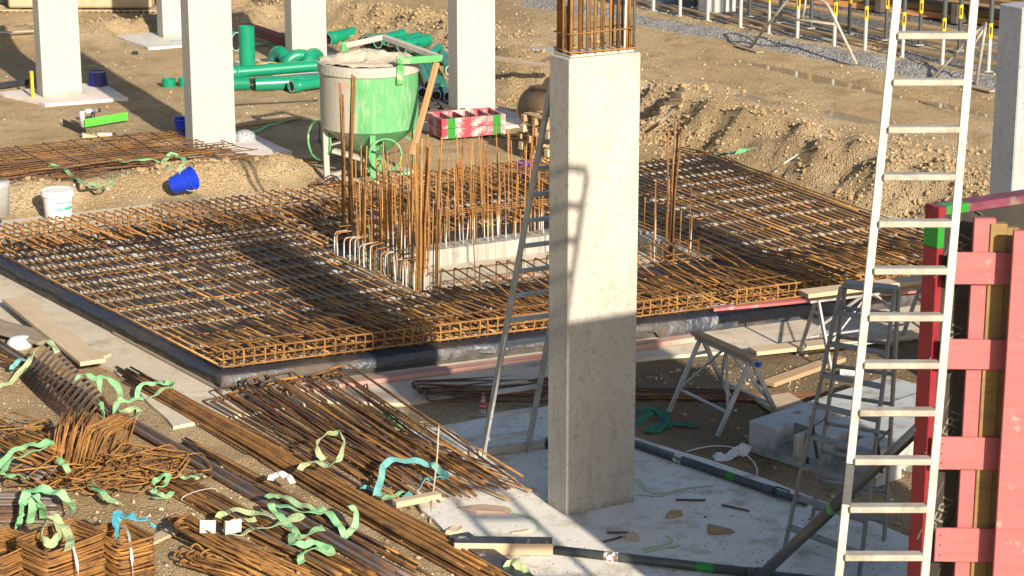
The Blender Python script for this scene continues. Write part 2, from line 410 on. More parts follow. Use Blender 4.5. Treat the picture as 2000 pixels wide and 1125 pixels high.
def ground():
    xs = np.arange(-17.0, 22.01, .13); ys = [12.5]
    while ys[-1] < 66: ys.append(ys[-1] + .13*max(1, ys[-1]/28))
    ys = np.array(ys); X, Y = np.meshgrid(xs, ys); H = hgt_np(X, Y)
    nx, ny = len(xs), len(ys)
    dx, dy = X-OX, Y-OY; A = dx*UX+dy*UY; B = dx*VX+dy*VY
    vs = np.stack([X, Y, H], -1).reshape(-1, 3)
    i = np.arange(nx-1); j = np.arange(ny-1); I, J = np.meshgrid(i, j); k = (J*nx+I).ravel()
    cA = A[:-1, :-1].ravel(); cB = B[:-1, :-1].ravel()
    keep = ~((cA > 2.0) & (cA < 6.2) & (cB > 6.75) & (cB < 9.0))
    k = k[keep]; f = np.stack([k, k+1, k+nx+1, k+nx], -1)
    me = bpy.data.meshes.new('ground'); me.vertices.add(len(vs)); me.vertices.foreach_set('co', vs.ravel())
    me.loops.add(f.size); me.loops.foreach_set('vertex_index', f.ravel()); me.polygons.add(len(f))
    me.polygons.foreach_set('loop_start', np.arange(len(f))*4); me.polygons.foreach_set('use_smooth', np.ones(len(f), bool))
    me.materials.append(m_soil); me.update(calc_edges=True)
    o = bpy.data.objects.new('ground', me); COL.objects.link(o); tag(o, kind='structure')
    mb = MB()   # the rest of the land, out to the horizon
    R = 260
    for (x0, x1, y0, y1) in ((-R, -17, -40, R), (22, R, -40, R), (-17, 22, 66, R), (-17, 22, -40, 12.5)):
        mb.add([(x0, y0, -.06), (x1, y0, -.06), (x1, y1, -.06 if y0 < 60 else .5), (x0, y1, -.06 if y0 < 60 else .5)], [(0, 1, 2, 3)])
    tag(mb.build('terrain', m_soil, None, world=False), kind='structure')
ground()

# gravel lying loose on the soil: nobody could count it
def gravel():
    rng = np.random.default_rng(5)
    t = (1+5**.5)/2
    base = np.array([(-1, t, 0), (1, t, 0), (-1, -t, 0), (1, -t, 0), (0, -1, t), (0, 1, t), (0, -1, -t), (0, 1, -t), (t, 0, -1), (t, 0, 1), (-t, 0, -1), (-t, 0, 1)], float)
    base /= np.linalg.norm(base[0])
    F = np.array([(0, 11, 5), (0, 5, 1), (0, 1, 7), (0, 7, 10), (0, 10, 11), (1, 5, 9), (5, 11, 4), (11, 10, 2), (10, 7, 6), (7, 1, 8), (3, 9, 4), (3, 4, 2), (3, 2, 6), (3, 6, 8), (3, 8, 9), (4, 9, 5), (2, 4, 11), (6, 2, 10), (8, 6, 7), (9, 8, 1)])
    N = 170000
    y = 16 + (58-16)*rng.random(N)**1.0; x = (rng.random(N)*2-1)*(y*.245+.8)
    dx, dy = x-OX, y-OY; a = dx*UX+dy*UY; b = dx*VX+dy*VY
    dens = .05 + .55*sm(fbm(x*.9, y*.9, 71)+.5, .54, .68)
    wob = fbm(x*.45, y*.45, 3)
    dens = dens + .9*np.exp(-((a+wob-10.9)/.9)**2) + .7*np.exp(-((b-30.3+.1*a)/1.1)**2) + .5*np.exp(-((b-14.75)/.5)**2)*(a < 4.5)
    pile = np.exp(-((a-3.35)/.75)**2-((b-3.42)/.38)**2); dens = dens + 6*pile
    dens = np.where(a > 11.6, dens*.55 + .35*sm(fbm(a*.8, b*.13, 81)+.5, .5, .62), dens)
    dens = dens + .30*(y < 24.5)
    dens = dens*(1-flatmask(a, b)*.995)
    k = rng.random(N) < np.minimum(dens, 2.5)*.36
    x, y, a, b, pile = x[k], y[k], a[k], b[k], pile[k]; n_ = len(x)
    r = .008 + .022*rng.random(n_)**4 + .012*np.exp(-((a-10.9)/1.0)**2)*rng.random(n_) + pile*.026*rng.random(n_); z = hgt_np(x, y) + r*.25
    ang = rng.random(n_)*6.283; s = .65+.7*rng.random((n_, 3)); s[:, 2] *= .7
    P = base[None]*(1+.28*(rng.random((n_, 12, 1))-.5))*s[:, None]*r[:, None, None]
    ca, sa = np.cos(ang)[:, None], np.sin(ang)[:, None]
    PX = P[..., 0]*ca - P[..., 1]*sa; PY = P[..., 0]*sa + P[..., 1]*ca
    V = np.stack([PX+x[:, None], PY+y[:, None], P[..., 2]+z[:, None]], -1).reshape(-1, 3)
    FF = (F[None] + (np.arange(n_)*12)[:, None, None]).reshape(-1, 3)
    me = bpy.data.meshes.new('gravel'); me.vertices.add(len(V)); me.vertices.foreach_set('co', V.ravel())
    me.loops.add(FF.size); me.loops.foreach_set('vertex_index', FF.ravel()); me.polygons.add(len(FF))
    me.polygons.foreach_set('loop_start', np.arange(len(FF))*3); me.update(calc_edges=True)
    g = NT('gravel_stone'); wpp = g.co('World'); v_ = g.n('TexVoronoi'); v_.inputs['Scale'].default_value = 14; g.l(wpp, v_.inputs['Vector'])
    sp = g.n('SeparateColor'); g.l(v_.outputs['Color'], sp.inputs[0])
    cc = g.mix(g.ramp(sp.outputs[0], .1, .9), (.26, .18, .10), (.42, .32, .20)); cc = g.mix(g.ramp(sp.outputs[1], .75, .95), cc, (.46, .39, .29))
    me.materials.append(g.fin(cc, .9, 0, .2))
    o = bpy.data.objects.new('gravel', me); COL.objects.link(o); tag(o, 'pale loose gravel scattered over the soil and the rubble banks', 'gravel', kind='stuff')
gravel()

# clods and broken rock on the bank, far too many to count
def rubble():
    rng = np.random.default_rng(9); mb = MB(); n_ = 0
    t = (1+5**.5)/2
    base = [Vector(q).normalized() for q in ((-1, t, 0), (1, t, 0), (-1, -t, 0), (1, -t, 0), (0, -1, t), (0, 1, t), (0, -1, -t), (0, 1, -t), (t, 0, -1), (t, 0, 1), (-t, 0, -1), (-t, 0, 1))]
    F = [(0, 11, 5), (0, 5, 1), (0, 1, 7), (0, 7, 10), (0, 10, 11), (1, 5, 9), (5, 11, 4), (11, 10, 2), (10, 7, 6), (7, 1, 8), (3, 9, 4), (3, 4, 2), (3, 2, 6), (3, 6, 8), (3, 8, 9), (4, 9, 5), (2, 4, 11), (6, 2, 10), (8, 6, 7), (9, 8, 1)]
    pts = []
    for k in range(22000):
        if k % 4: a = rng.normal(10.9, .75); b = rng.uniform(3.8, 27)
        elif k % 8 == 0: a = rng.uniform(-1, 12); b = rng.normal(30.3-.1*a, .9)
        else: a = rng.uniform(-4, 4.2); b = rng.normal(14.75, .35)
        p = W(a, b)
        if float(fbm(p.x*.8, p.y*.8, 303)) > .02 + .25*rng.random()-.12 and flatmask(np.array([a]), np.array([b]))[0] < .2: pts.append(p)
    Hs = hgt_np(np.array([p.x for p in pts]), np.array([p.y for p in pts]))
    for p, h in zip(pts, Hs):
        r = .011 + .042*rng.random()**5; R_ = Matrix.Rotation(rng.random()*6.3, 3, 'Z') @ Matrix.Rotation(rng.random()*6.3, 3, 'X'); sc = Vector((rng.uniform(.7, 1.3), rng.uniform(.7, 1.3), rng.uniform(.6, 1)))
        mb.add([Vector((p.x, p.y, float(h)+r*.2)) + R_ @ Vector((q.x*sc.x, q.y*sc.y, q.z*sc.z))*(r*rng.uniform(.8, 1.2)) for q in base], F)
    m_ = NT('rubble_clod'); wp = m_.co('World'); c = m_.mix(m_.ramp(m_.noise(wp, 6, 4), .3, .7), (.27, .185, .095), (.37, .27, .155)); m_.bump(m_.noise(wp, 40, 5), .6, .02)
    tag(mb.build('rubble', m_.fin(c, .95, 0, .15), None), 'tan clods and broken rock lying over the earth banks', 'rubble', kind='stuff')
rubble()

# sheets of blinding concrete, slab pads
def conc_mat(name, c1, c2, stain, dots=True, lime=None, edge=None):
    g = NT(name); wp = g.co('World'); f = g.ramp(g.noise(wp, .8, 6, .65), .35, .65); c = g.mix(f, c1, c2)
    c = g.mix(g.ramp(g.noise(wp, 2.6, 8, .72), .50, .70), c, stain)
    if dots:
        v = g.n('TexVoronoi'); v.inputs['Scale'].default_value = 13; g.l(wp, v.inputs['Vector'])
        sp = g.n('SeparateColor'); g.l(v.outputs['Color'], sp.inputs[0])
        d = g.math('MULTIPLY', g.ramp(v.outputs['Distance'], .20, .07), g.ramp(sp.outputs[0], .42, .46))
        c = g.mix(g.math('MULTIPLY', d, .7), c, (.12, .09, .065))
        v = g.n('TexVoronoi'); v.inputs['Scale'].default_value = 34; g.l(wp, v.inputs['Vector']); sp = g.n('SeparateColor'); g.l(v.outputs['Color'], sp.inputs[0])
        d = g.math('MULTIPLY', g.math('MULTIPLY', g.ramp(v.outputs['Distance'], .24, .10), g.ramp(sp.outputs[0], .50, .54)), g.ramp(g.noise(wp, 1.1, 5, .7), .46, .58)); c = g.mix(g.math('MULTIPLY', d, .75), c, (.17, .125, .08))
    g.bump(g.noise(wp, 30, 6, .7), .25, .01)
    return g.fin(c, .85, 0, .3)
m_apron = conc_mat('blinding_concrete', (.56, .49, .385), (.47, .40, .31), (.33, .27, .19))
m_pad = conc_mat('pad_concrete', (.56, .54, .49), (.49, .475, .435), (.40, .36, .30))
m_padp = conc_mat('pad_concrete_chalked', (.62, .57, .51), (.60, .50, .46), (.50, .40, .36))
def sheet(name, poly, z0, z1, mat):
    mb = MB(); P = []
    for i in range(len(poly)):   # slightly uneven outline
        p, q = Vector(poly[i]).to_2d() if False else Vector((poly[i][0], poly[i][1])), Vector((poly[(i+1) % len(poly)][0], poly[(i+1) % len(poly)][1]))
        m_ = max(1, int((q-p).length/.25))
        for k in range(m_):
            t = k/m_; r = p*(1-t)+q*t; nn = Vector((-(q-p).y, (q-p).x)).normalized()
            if k: r = r + nn*float(.10*fbm(r.x*1.6+9, r.y*1.6, 5, 3))
            P.append(W(r.x, r.y).to_tuple())
    mb.prism(P, z0, z1); return mb.build(name, mat, None)
apron_poly = [(-2.2, 4.3), (-.45, 4.32), (.25, 3.78), (1.3, 3.75), (3.0, 3.98), (4.4, 3.62), (6.3, 2.95), (10.2, 2.7), (10.4, 12.6), (6, 12.9), (5.3, 13.7), (3.6, 13.85), (-3.6, 14.2), (-2.75, 11.5), (-2.5, 9.0), (-2.05, 6.5)]
tag(sheet('pavement', apron_poly, -.2, .004, m_apron), kind='structure')
mb = MB()
for (i0, i1, j0, j1) in ((-.93, .0, -3.7, 2.82), (0, 1.35, -3.7, 2.83), (1.35, 2.15, -3.7, 2.0)):
    pass
m_floor = conc_mat('floor_concrete', (.70, .66, .59), (.62, .585, .525), (.36, .29, .20))
tag(sheet('floor_slab', [(-1.5, -3.7), (2.55, -3.7), (2.35, -1.2), (2.1, .3), (1.75, 1.6), (1.6, 2.85), (-.55, 2.85), (-1.1, .8)], -.2, .03, m_floor), 'pale concrete column footing slab speckled with dirt under the big column', 'floor slab')

# lime spray marks on the footing slab
def spray(pts, w=.03):
    mb = MB(); P = [G(x, y, .0345) for x, y in pts]; S = spline(P, 5)
    mb.ribbon([p + Vector((0, 0, .0005)) for p in S], w, [0]*len(S), .001); return mb
for i, (lab, pts, w_) in enumerate((
        ('faint lime spray line beside the right face of the big column', [(1244, 965), (1290, 968), (1330, 955), (1395, 948)], .03),
        ('short lime spray scribble at the foot of the big column', [(1243, 935), (1256, 950), (1275, 962), (1300, 962)], .05),
        ('curved bright lime spray arrow on the slab below the wood chip', [(1255, 1072), (1290, 1066), (1312, 1056), (1300, 1046)], .03),
        ('straight lime spray dash nearest to the lying prop', [(1258, 1078), (1300, 1070), (1330, 1064)], .028),
        ('pale lime spray smear on the sunlit slab by the rebar ends', [(1000, 1003), (1040, 1012), (1055, 1030), (1050, 1040)], .035))):
    tag(spray(pts, w_).build('spray_mark', m_lime, None), lab, 'paint mark')

# puddles on the haul road
g = NT('puddle_water'); g.b.inputs['IOR'].default_value = 1.33
m_water = g.fin((.27, .20, .13), .06, 0, .35)
def puddle(px, py, rx, ry):
    c_, n_ = PUD_C[(px, py)], 44; mb = MB()
    ring = [c_ + V3*(cos(2*pi*k/n_)*rx*1.5) + U3*(sin(2*pi*k/n_)*ry*1.6) for k in range(n_)]
    z = max(hgt(c_.x, c_.y) + .035, sum(hgt(c_.x + (t.x-c_.x)*.55, c_.y + (t.y-c_.y)*.55) for t in ring)/n_ + .006)
    mb.add([(t.x, t.y, z) for t in ring], [tuple(range(n_))]); tag(mb.build('puddle', m_water, None), kind='structure')
for q in PUDDLES: puddle(*q)

# ================================================================= COLUMNS
CW, CD, CH = .75, .3519, 4.3138
def pit_marks(): pass
def column(name, a, b, label, h=CH, mat=None, z=0, rebar=None):
    t = thing(name, label, 'column', W(a, b, z), YAW)
    mb = MB(); mb.bbox((CW/2, CD/2, h/2), (CW, CD, h), .012); mb.build('shaft', mat, t, world=False)
    return t
def col_mat(name, c1, c2, st, pores=.5):
    g = NT(name); o = g.co('Object'); c = g.mix(g.ramp(g.noise(o, 1.3, 6), .35, .65), c1, c2)
    s_ = g.co('Object', (3, 3, .35)); c = g.mix(g.math('MULTIPLY', g.ramp(g.noise(s_, 2.2, 6, .7), .55, .8), .7), c, st)
    c = g.mix(g.math('MULTIPLY', g.ramp(g.noise(o, 16, 5, .75), .52, .64), .6), c, st); c = g.mix(g.math('MULTIPLY', g.ramp(g.noise(g.co('Object', (1, 1, .4)), 3.1, 7, .7), .50, .70), .38), c, st)
    sz_ = g.n('SeparateXYZ'); g.l(o, sz_.inputs[0]); ft = g.ramp(g.math('ADD', sz_.outputs[2], g.math('MULTIPLY', g.noise(o, 9, 5, .7), .30)), .26, .14); c = g.mix(g.math('MULTIPLY', ft, .7), c, (.17, .13, .085))
    v = g.n('TexVoronoi'); v.inputs['Scale'].default_value = 22; g.l(o, v.inputs['Vector'])
    sp = g.n('SeparateColor'); g.l(v.outputs['Color'], sp.inputs[0])
    d = g.math('MULTIPLY', g.ramp(v.outputs['Distance'], .13, .05), g.ramp(sp.outputs[0], .7, .74)); c = g.mix(g.math('MULTIPLY', d, pores), c, (.10, .095, .09))
    g.bump(g.noise(o, 40, 5), .12, .006); return g.fin(c, .8, 0, .3)
m_col = col_mat('column_concrete', (.43, .405, .355), (.37, .345, .30), (.235, .215, .18), .75)
m_colb = col_mat('column_concrete_pale', (.43, .405, .355), (.395, .37, .325), (.33, .305, .26), .2)
m_colr = col_mat('column_concrete_shade_tint', (.33, .34, .35), (.28, .29, .30), (.20, .20, .20), .8)  # bluish shade put into the colour of the right-hand column
main = column('concrete_column', 0, 0, 'tall pale concrete column with rusty starter bars on top, nearest the camera', mat=m_col)
# starter bars on its top
rr = random.Random(3)
tops = []
for i in range(9): tops.append((.05 + .65*i/8, .055)); tops.append((.05 + .65*(i+.4*rr.random())/8.4, .30))
for k in range(3): tops.append((.05, .11+.07*k)); tops.append((.70, .11+.07*k))
for i, (x, y) in enumerate(tops):
    mb = MB(); x += rr.uniform(-.01, .01); lean = rr.uniform(-.03, .03)
    hh = 1.5 if i not in (3, 11) else .42
    mb.tube([(x, y, CH-.05), (x+lean*.3, y+lean*.2, CH+.5*hh), (x+lean, y+lean*.5, CH+hh)], .0125 if i % 3 else .0155, 7)
    mb.build('starter_bar', (m_rust, m_rust_dk, m_rust_or, m_steel_dk)[rr.choice((0, 0, 1, 2, 3))], main, True, world=False)
for z in (.045, .21):
    mb = MB(); q = [(.03, .03), (.72, .03), (.72, .32), (.03, .32)]
    mb.tube([(x, y, CH+z+rr.uniform(-.012, .012)) for x, y in q], .007, 6, closed=True); mb.build('stirrup', m_rust_or, main, True, world=False)
mb = MB(); mb.tube([(.60, .05, CH-.02), (.615, .05, CH+.6), (.66, .06, CH+1.5)], .011, 7); mb.build('white_tube', m_white, main, True, world=False)
mb = MB(); mb.bbox((.37, .18, CH+.012), (.68, .28, .03), .01); mb.build('grout_crust', m_colb, main, world=False)

def pad(label, poly_uv, mat, z=.02): tag(sheet('footing_pad', poly_uv, -.2, z, mat), label, 'footing pad')
for (a, b, lab, pl, pm) in (
        (2.6035, 22.942, 'leftmost tall pale concrete column, a navy tub on its pad', [(2.05, 23.9), (2.42, 22.3), (3.95, 22.15), (4.05, 24.0)], m_padp),
        (3.2158, 17.142, 'pale concrete column standing behind the blue bucket, left of the green skip', [(2.6, 18.25), (2.75, 16.35), (4.6, 16.3), (4.6, 18.25)], m_padp),
        (7.9302, 23.626, 'pale concrete column rising behind the green pipes', [(7.2, 24.9), (7.2, 22.7), (9.4, 22.7), (9.4, 24.9)], m_pad),
        (8.1426, 17.165, 'pale concrete column behind the red formwork panel', [(7.35, 18.3), (7.35, 16.35), (9.4, 16.4), (9.4, 18.3)], m_pad),
        (7.05, 28.35, 'farthest pale concrete column near the crawler tracks', [(6.3, 29.2), (6.3, 27.3), (8.6, 27.3), (8.6, 29.2)], m_pad)):
    pad('pale concrete pad under the ' + lab.split(',')[0], pl, pm); column('concrete_column', a, b, lab, mat=m_colb)
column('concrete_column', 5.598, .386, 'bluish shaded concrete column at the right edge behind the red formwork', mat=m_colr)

# ================================================================= FOUNDATION BASE WITH PIT
A_, B_, C_, D_ = (-1.30, 5.12), (9.30, 3.90), (9.86, 12.05), (-1.98, 11.98)
def ST(s, t):  # bilinear slab coordinates
    a = (A_[0]*(1-s)+B_[0]*s)*(1-t) + (D_[0]*(1-s)+C_[0]*s)*t
    b = (A_[1]*(1-s)+B_[1]*s)*(1-t) + (D_[1]*(1-s)+C_[1]*s)*t
    return a, b
ZB = .185
PIT = [(2.16, 6.98), (6.05, 6.72), (6.10, 8.95), (2.05, 9.02)]     # pit opening
def inpit(a, b, m=0): return 2.1-m < a < 6.08+m and 6.98-(a-2.16)*.067-m < b < 9.0+m
base = thing('foundation_base', 'low foundation base wrapped in wrinkled black plastic sheet, carrying the rusty rebar mat', 'foundation', W(4, 8, 0))
m_bitu = M('bitumen_board', (.035, .033, .030), (.075, .066, .052), 6, .7, 0, .35, .7, .3, 30, 0, dirt=((.11, .09, .06), 4, .58, .8))
mb = MB(); NS, NTT = 96, 60
def inner(i, j):
    a, b = ST((i+.5)/NS, (j+.5)/NTT); return inpit(a, b)
mb.grid(None, NS, NTT, lambda i, j: W(*ST(i/NS, j/NTT), ZB-.02), inner)
edge = [ST(i/40, 0) for i in range(40)] + [ST(1, j/30) for j in range(30)] + [ST(1-i/40, 1) for i in range(40)] + [ST(0, 1-j/30) for j in range(30)]
o_ = len(mb.v); mb.v += [W(*e, -.05).to_tuple() for e in edge] + [W(*e, ZB-.02).to_tuple() for e in edge]; ne = len(edge)
for i in range(ne): mb.f.append((o_+i, o_+(i+1) % ne, o_+ne+(i+1) % ne, o_+ne+i)); mb.m.append(0)
mb.build('edge_board', m_bitu, base)
# the sheet: wrinkled, lapping over the edge with a ragged lip
g = NT('black_sheet'); wp = g.co('World')
mudf = g.ramp(g.noise(wp, .9, 8, .7), .47, .66)
cc = g.mix(mudf, (.016, .020, .034), (.07, .045, .025)); cc = g.mix(g.ramp(g.noise(wp, 3.2, 7, .75), .60, .80), cc, (.09, .075, .055))
g.bump(g.math('ADD', g.noise(g.co('World', (1.0, 2.2, 1)), 5, 4, .5), g.math('MULTIPLY', g.noise(wp, 26, 4), .12)), .6, .05)
m_sheet = g.fin(cc, g.n('MapRange').outputs[0] if False else g.math('ADD', g.math('MULTIPLY', mudf, .3), .44), 0, .6)
def sheet_pt(s, t, drop=0, out=0):
    a, b = ST(min(max(s, 0), 1), min(max(t, 0), 1)); p = W(a, b, 0)
    z = ZB + .004 + .016*max(0, float(fbm(p.x*2.2, p.y*2.2, 91, 3))+.3)
    return p, z
mb = MB(); NX, NY = 130, 80
def sp(i, j):
    s, t = (i-3)/(NX-6), (j-3)/(NY-6); p, z = sheet_pt(s, t)
    ex = max(0, 3-i, i-(NX-3)); ey = max(0, 3-j, j-(NY-3)); e = max(ex, ey)
    if e:
        lip = .032 + .04*float(fbm(p.x*2.6, p.y*2.6, 95, 3)); ou = .022 + .05*max(0, float(fbm(p.x*4, p.y*4, 97, 2)))
        if 5.0 < (i/NX)*10.6 and ey and j < 4: lip = .15 + .04*float(fbm(p.x*2, p.y*2, 99, 2))
        if j < 4 and i/NX < .5: lip = .075 + .085*float(fbm(p.x*2.4, p.y*2.4, 94, 3))
        k = (0, .35, .75, 1.0)[e]; z = z - lip*1.5*k*(1 if e > 1 else .25)
        if ex: p = p + U3*((-1 if i < 3 else 1)*ou*(.5+k))
        if ey: p = p + V3*((-1 if j < 3 else 1)*ou*(.5+k))
    return (p.x, p.y, z)
def sskip(i, j):
    a, b = ST(min(max((i-2.5)/(NX-6), 0), 1), min(max((j-2.5)/(NY-6), 0), 1)); return inpit(a, b, .04)
mb.grid(None, NX, NY, sp, sskip); mb.build('plastic_sheet', m_sheet, base, True)

pit = thing('pit_shaft', 'pale concrete pit walls sunk in the middle of the rebar mat', 'pit', W(4, 8, 0))
def wall(p, q, th, z0, z1, nm='wall'):
    mb = MB(); p = W(*p); q = W(*q); d = (q-p).normalized(); nn = Vector((-d.y, d.x, 0))
    mb.hexa([p+Z3*z0, q+Z3*z0, q+nn*th+Z3*z0, p+nn*th+Z3*z0, p+Z3*z1, q+Z3*z1, q+nn*th+Z3*z1, p+nn*th+Z3*z1]); mb.build(nm, m_pitc, pit)
m_pitc = M('pit_concrete', (.36, .34, .295), (.22, .205, .175), 2.2, .8, 0, .42, .62, .2, 40, 0, st=(5, 5, .25), dirt=((.12, .11, .09), 2.5, .56, .74))
wall((1.9, 8.72), (6.3, 8.62), .32, -1.1, .225); wall((2.22, 6.9), (2.10, 9.1), .24, -1.1, .20)
wall((6.30, 6.60), (2.0, 6.88), -.05, -1.1, .197); wall((6.05, 9.0), (6.05, 6.6), .24, -1.1, .20)
mb = MB(); mb.add([W(1.9, 6.5, -1.05), W(6.4, 6.5, -1.05), W(6.4, 9.2, -1.05), W(1.9, 9.2, -1.05)], [(0, 1, 2, 3)]); mb.build('floor', m_pitc, pit)

# ================================================================= REBAR MAT
mat_ = thing('rebar_mat', 'large rusty reinforcement mat of tied bars and edge hoops over the black sheet', 'rebar mat', W(4, 8, .2))
R = random.Random(11)
def P3(s, t, z): return W(*ST(s, t), z)
def mk(name, pts, r=.0095, m=None, root=None, fil=.05, n=6, sm_=True):
    mb = MB(); mb.tube(fillet(pts, fil) if len(pts) > 2 and fil else pts, r, n); return mb.build(name, m or R.choice((m_rust, m_rust, m_rust_or, m_rust, m_rust_dk)), root, sm_)
# long bars front to back, lapped, cut at the pit
nb = 0
LB = MB()
cnt = 0
for i in range(102):
    s = .004 + .992*i/101 + R.uniform(-.0012, .0012); zt = .268 + R.uniform(-.006, .008)
    a7, b7 = ST(s, .35)
    segs = [(.0, 1.0)]
    if 2.0 < a7 < 6.15: segs = [(.0, .30 + R.uniform(-.005, .005)), (.645, 1.0)]
    elif R.random() < .45:
        c0 = R.uniform(.35, .7); segs = [(0, c0), (c0-.12, 1.0)]
    for (t0, t1) in segs:
        t0 = max(t0, .012) + R.uniform(0, .03); t1 = min(t1, .988) - R.uniform(0, .03); off = R.uniform(-.0016, .0016)
        pts = [P3(s+off+R.uniform(-.0006, .0006), t0+(t1-t0)*k/3, zt + R.uniform(-.006, .006)) for k in range(4)]
        cnt += 1
        if cnt <= 98: mk('long_bar', pts, .012, R.choice((m_rust_l, m_rust_l, m_rust_l, m_rust_or, m_rust)), mat_, 0)
        else: LB.tube(pts, .012, 6)
tag(LB.build('long_bar_row', m_rust_l, mat_, True), kind='stuff')
# cross bars, above the spacers, below the long bars
for k, t in enumerate([.035, .075, .13, .21, .30, .42, .53, .66, .74, .80, .86, .92, .965]):
    for (s0, s1) in (((.004, .46), (.40, .996)) if not .30 < t < .62 else ((.004, .31), (.71, .996))):
        if t in (.42, .53) and s0 < .1: s1 = .33
        mk('cross_bar', [P3(s0, t+R.uniform(-.003, .003), .25), P3((s0+s1)/2, t+R.uniform(-.003, .003), .25), P3(s1, t+R.uniform(-.003, .003), .25)], .0095, m_rust_or if k % 2 else m_rust, mat_, 0)
# hooped bars along the front edge
HB = MB(); c2 = 0
for i in range(92):
    s = .006 + .985*i/91 + R.uniform(-.0012, .0012)
    if .575 < s < .60: continue
    L = (.21 + R.uniform(-.03, .05)) if s < .16 else (.24 + R.uniform(-.04, .06)); zt = .455 + R.uniform(-.012, .014); t0 = .006 + R.uniform(0, .004)
    pts = [P3(s+R.uniform(-.004, .004), L*.8, .245), P3(s, t0+.004, .232), P3(s+R.uniform(-.002, .002), t0, zt), P3(s+R.uniform(-.002, .002), L*.55, zt-.03-R.uniform(0, .04)), P3(s+R.uniform(-.004, .004), L, .30+R.uniform(0, .05))]
    mk('edge_hoop', pts, .0105, R.choice((m_rust_or, m_rust, m_rust_or)), mat_, .055)
for (z, r, s0, s1) in ((.44, .011, .004, .575), (.35, .0095, .004, .575), (.262, .011, .004, .575), (.44, .011, .60, .995), (.345, .0095, .60, .995), (.262, .011, .60, .995)):
    mk('edge_bar', [P3(s0, .010, z), P3((s0+s1)/2, .011, z+.005), P3(s1, .010, z)], r, m_rust_or if z != .35 else m_wood_p if False else m_rust_or, mat_, 0)
    mk('edge_bar', [P3(s0, .055, z), P3((s0+s1)/2, .056, z+.004), P3(s1, .055, z)], r, m_rust, mat_, 0)
# hooped bars along the back edge
for i in range(84):
    s = .004 + .82*i/83 + R.uniform(-.0012, .0012)
    zt = .50 + R.uniform(-.012, .012); t1 = .985 + R.uniform(0, .004); dl = .16 + R.uniform(-.02, .03)
    q = R.uniform(-.003, .003)
    mk('back_hoop', [P3(s+q, t1-dl*.55, .255), P3(s, t1, .245), P3(s, t1+.002, zt), P3(s+.012+q, t1-dl, zt-.02-R.uniform(0, .08))], .0105, R.choice((m_rust_or, m_rust, m_rust)), mat_, .055)
for i in range(60):
    s = .004 + .75*i/59 + R.uniform(-.001, .001); zt = .485; t1 = .945
    mk('back_leg', [P3(s+.012, t1+.02, .47), P3(s+.012, t1, zt), P3(s+.013, t1-.004, .25), P3(s+.02, t1-.06, .245)], .0095, R.choice((m_rust_or, m_rust)), mat_, .05)
for (z, t) in ((.485, .975), (.40, .985), (.29, .985), (.40, .95)): mk('edge_bar', [P3(.003, t, z), P3(.4, t+.001, z), P3(.80, t, z)], .0105, m_rust_or, mat_, 0)
# bars bent over the near rim of the pit
for i in range(21):
    a = 2.34 + 3.7*i/20 + R.uniform(-.03, .03); b0 = 6.90 - (a-2.16)*.067
    mk('rim_hoop', [W(a+R.uniform(-.03, .03), b0+.02, -.1), W(a, b0+.02, .50+R.uniform(-.02, .02)), W(a+R.uniform(-.02, .02), b0-.5, .46), W(a+R.uniform(-.06, .06), b0-1.5-R.uniform(0, .3), .29)], .0105, R.choice((m_rust, m_rust_or, m_rust)), mat_, .05)
for z in (.46, .30): mk('rim_bar', [W(2.2, 6.93, z), W(6.05, 6.66, z)], .0095, m_rust, mat_, 0)

# spacers under the bars
g = 'white spacer strips under the rebar mat'
def spacer(s, t, Ls):
    mb = MB(); p = P3(s, t, 0); q = P3(s+Ls, t, 0); d = (q-p).normalized(); nn = Vector((-d.y, d.x, 0)); L = (q-p).length; n_ = max(2, int(L/.11))
    pts = []
    for k in range(n_*2+1): pts.append(p + d*(L*k/(n_*2)) + nn*(.022 if k % 2 else -.022))
    for k in range(len(pts)-1):
        a, b = pts[k], pts[k+1]; hgt_ = .052 if k % 4 < 2 else .036
        mb.add([a+Z3*(ZB+.012), b+Z3*(ZB+.012), b+Z3*(ZB+hgt_+.006), a+Z3*(ZB+hgt_+.006)], [(0, 1, 2, 3)])
        if k % 4 == 0:
            c_ = (a+b)/2; mb.add([c_-d*.028+nn*.03+Z3*(ZB+.014), c_+d*.03+nn*.03+Z3*(ZB+.014), c_+d*.03-nn*.04+Z3*(ZB+.020), c_-d*.028-nn*.04+Z3*(ZB+.020)], [(0, 1, 2, 3)])
            mb.add([c_-d*.03+nn*.0+Z3*(ZB+.056), c_+d*.03+nn*.0+Z3*(ZB+.056), c_+d*.03-nn*.024+Z3*(ZB+.050), c_-d*.03-nn*.024+Z3*(ZB+.050)], [(0, 1, 2, 3)])
    tag(mb.build('spacer_strip', m_spacer, None), 'white plastic spacer strip lying on the black sheet beneath the rebar mat', 'spacer strip', g)
for t in [.05, .105, .165, .23, .295, .36, .43, .50, .57, .64, .71, .775, .84, .90, .955]:
    s = .006 + R.uniform(0, .004); sh = R.uniform(-.012, .012)
    while s < .975:
        Ls = min(.165, .985-s); a, b = ST(s+Ls/2, t)
        if not inpit(a, b, .75) and R.random() < .93: spacer(s+R.uniform(0, .006), t+sh*.3+R.uniform(-.006, .006), Ls-.012)
        s += .168

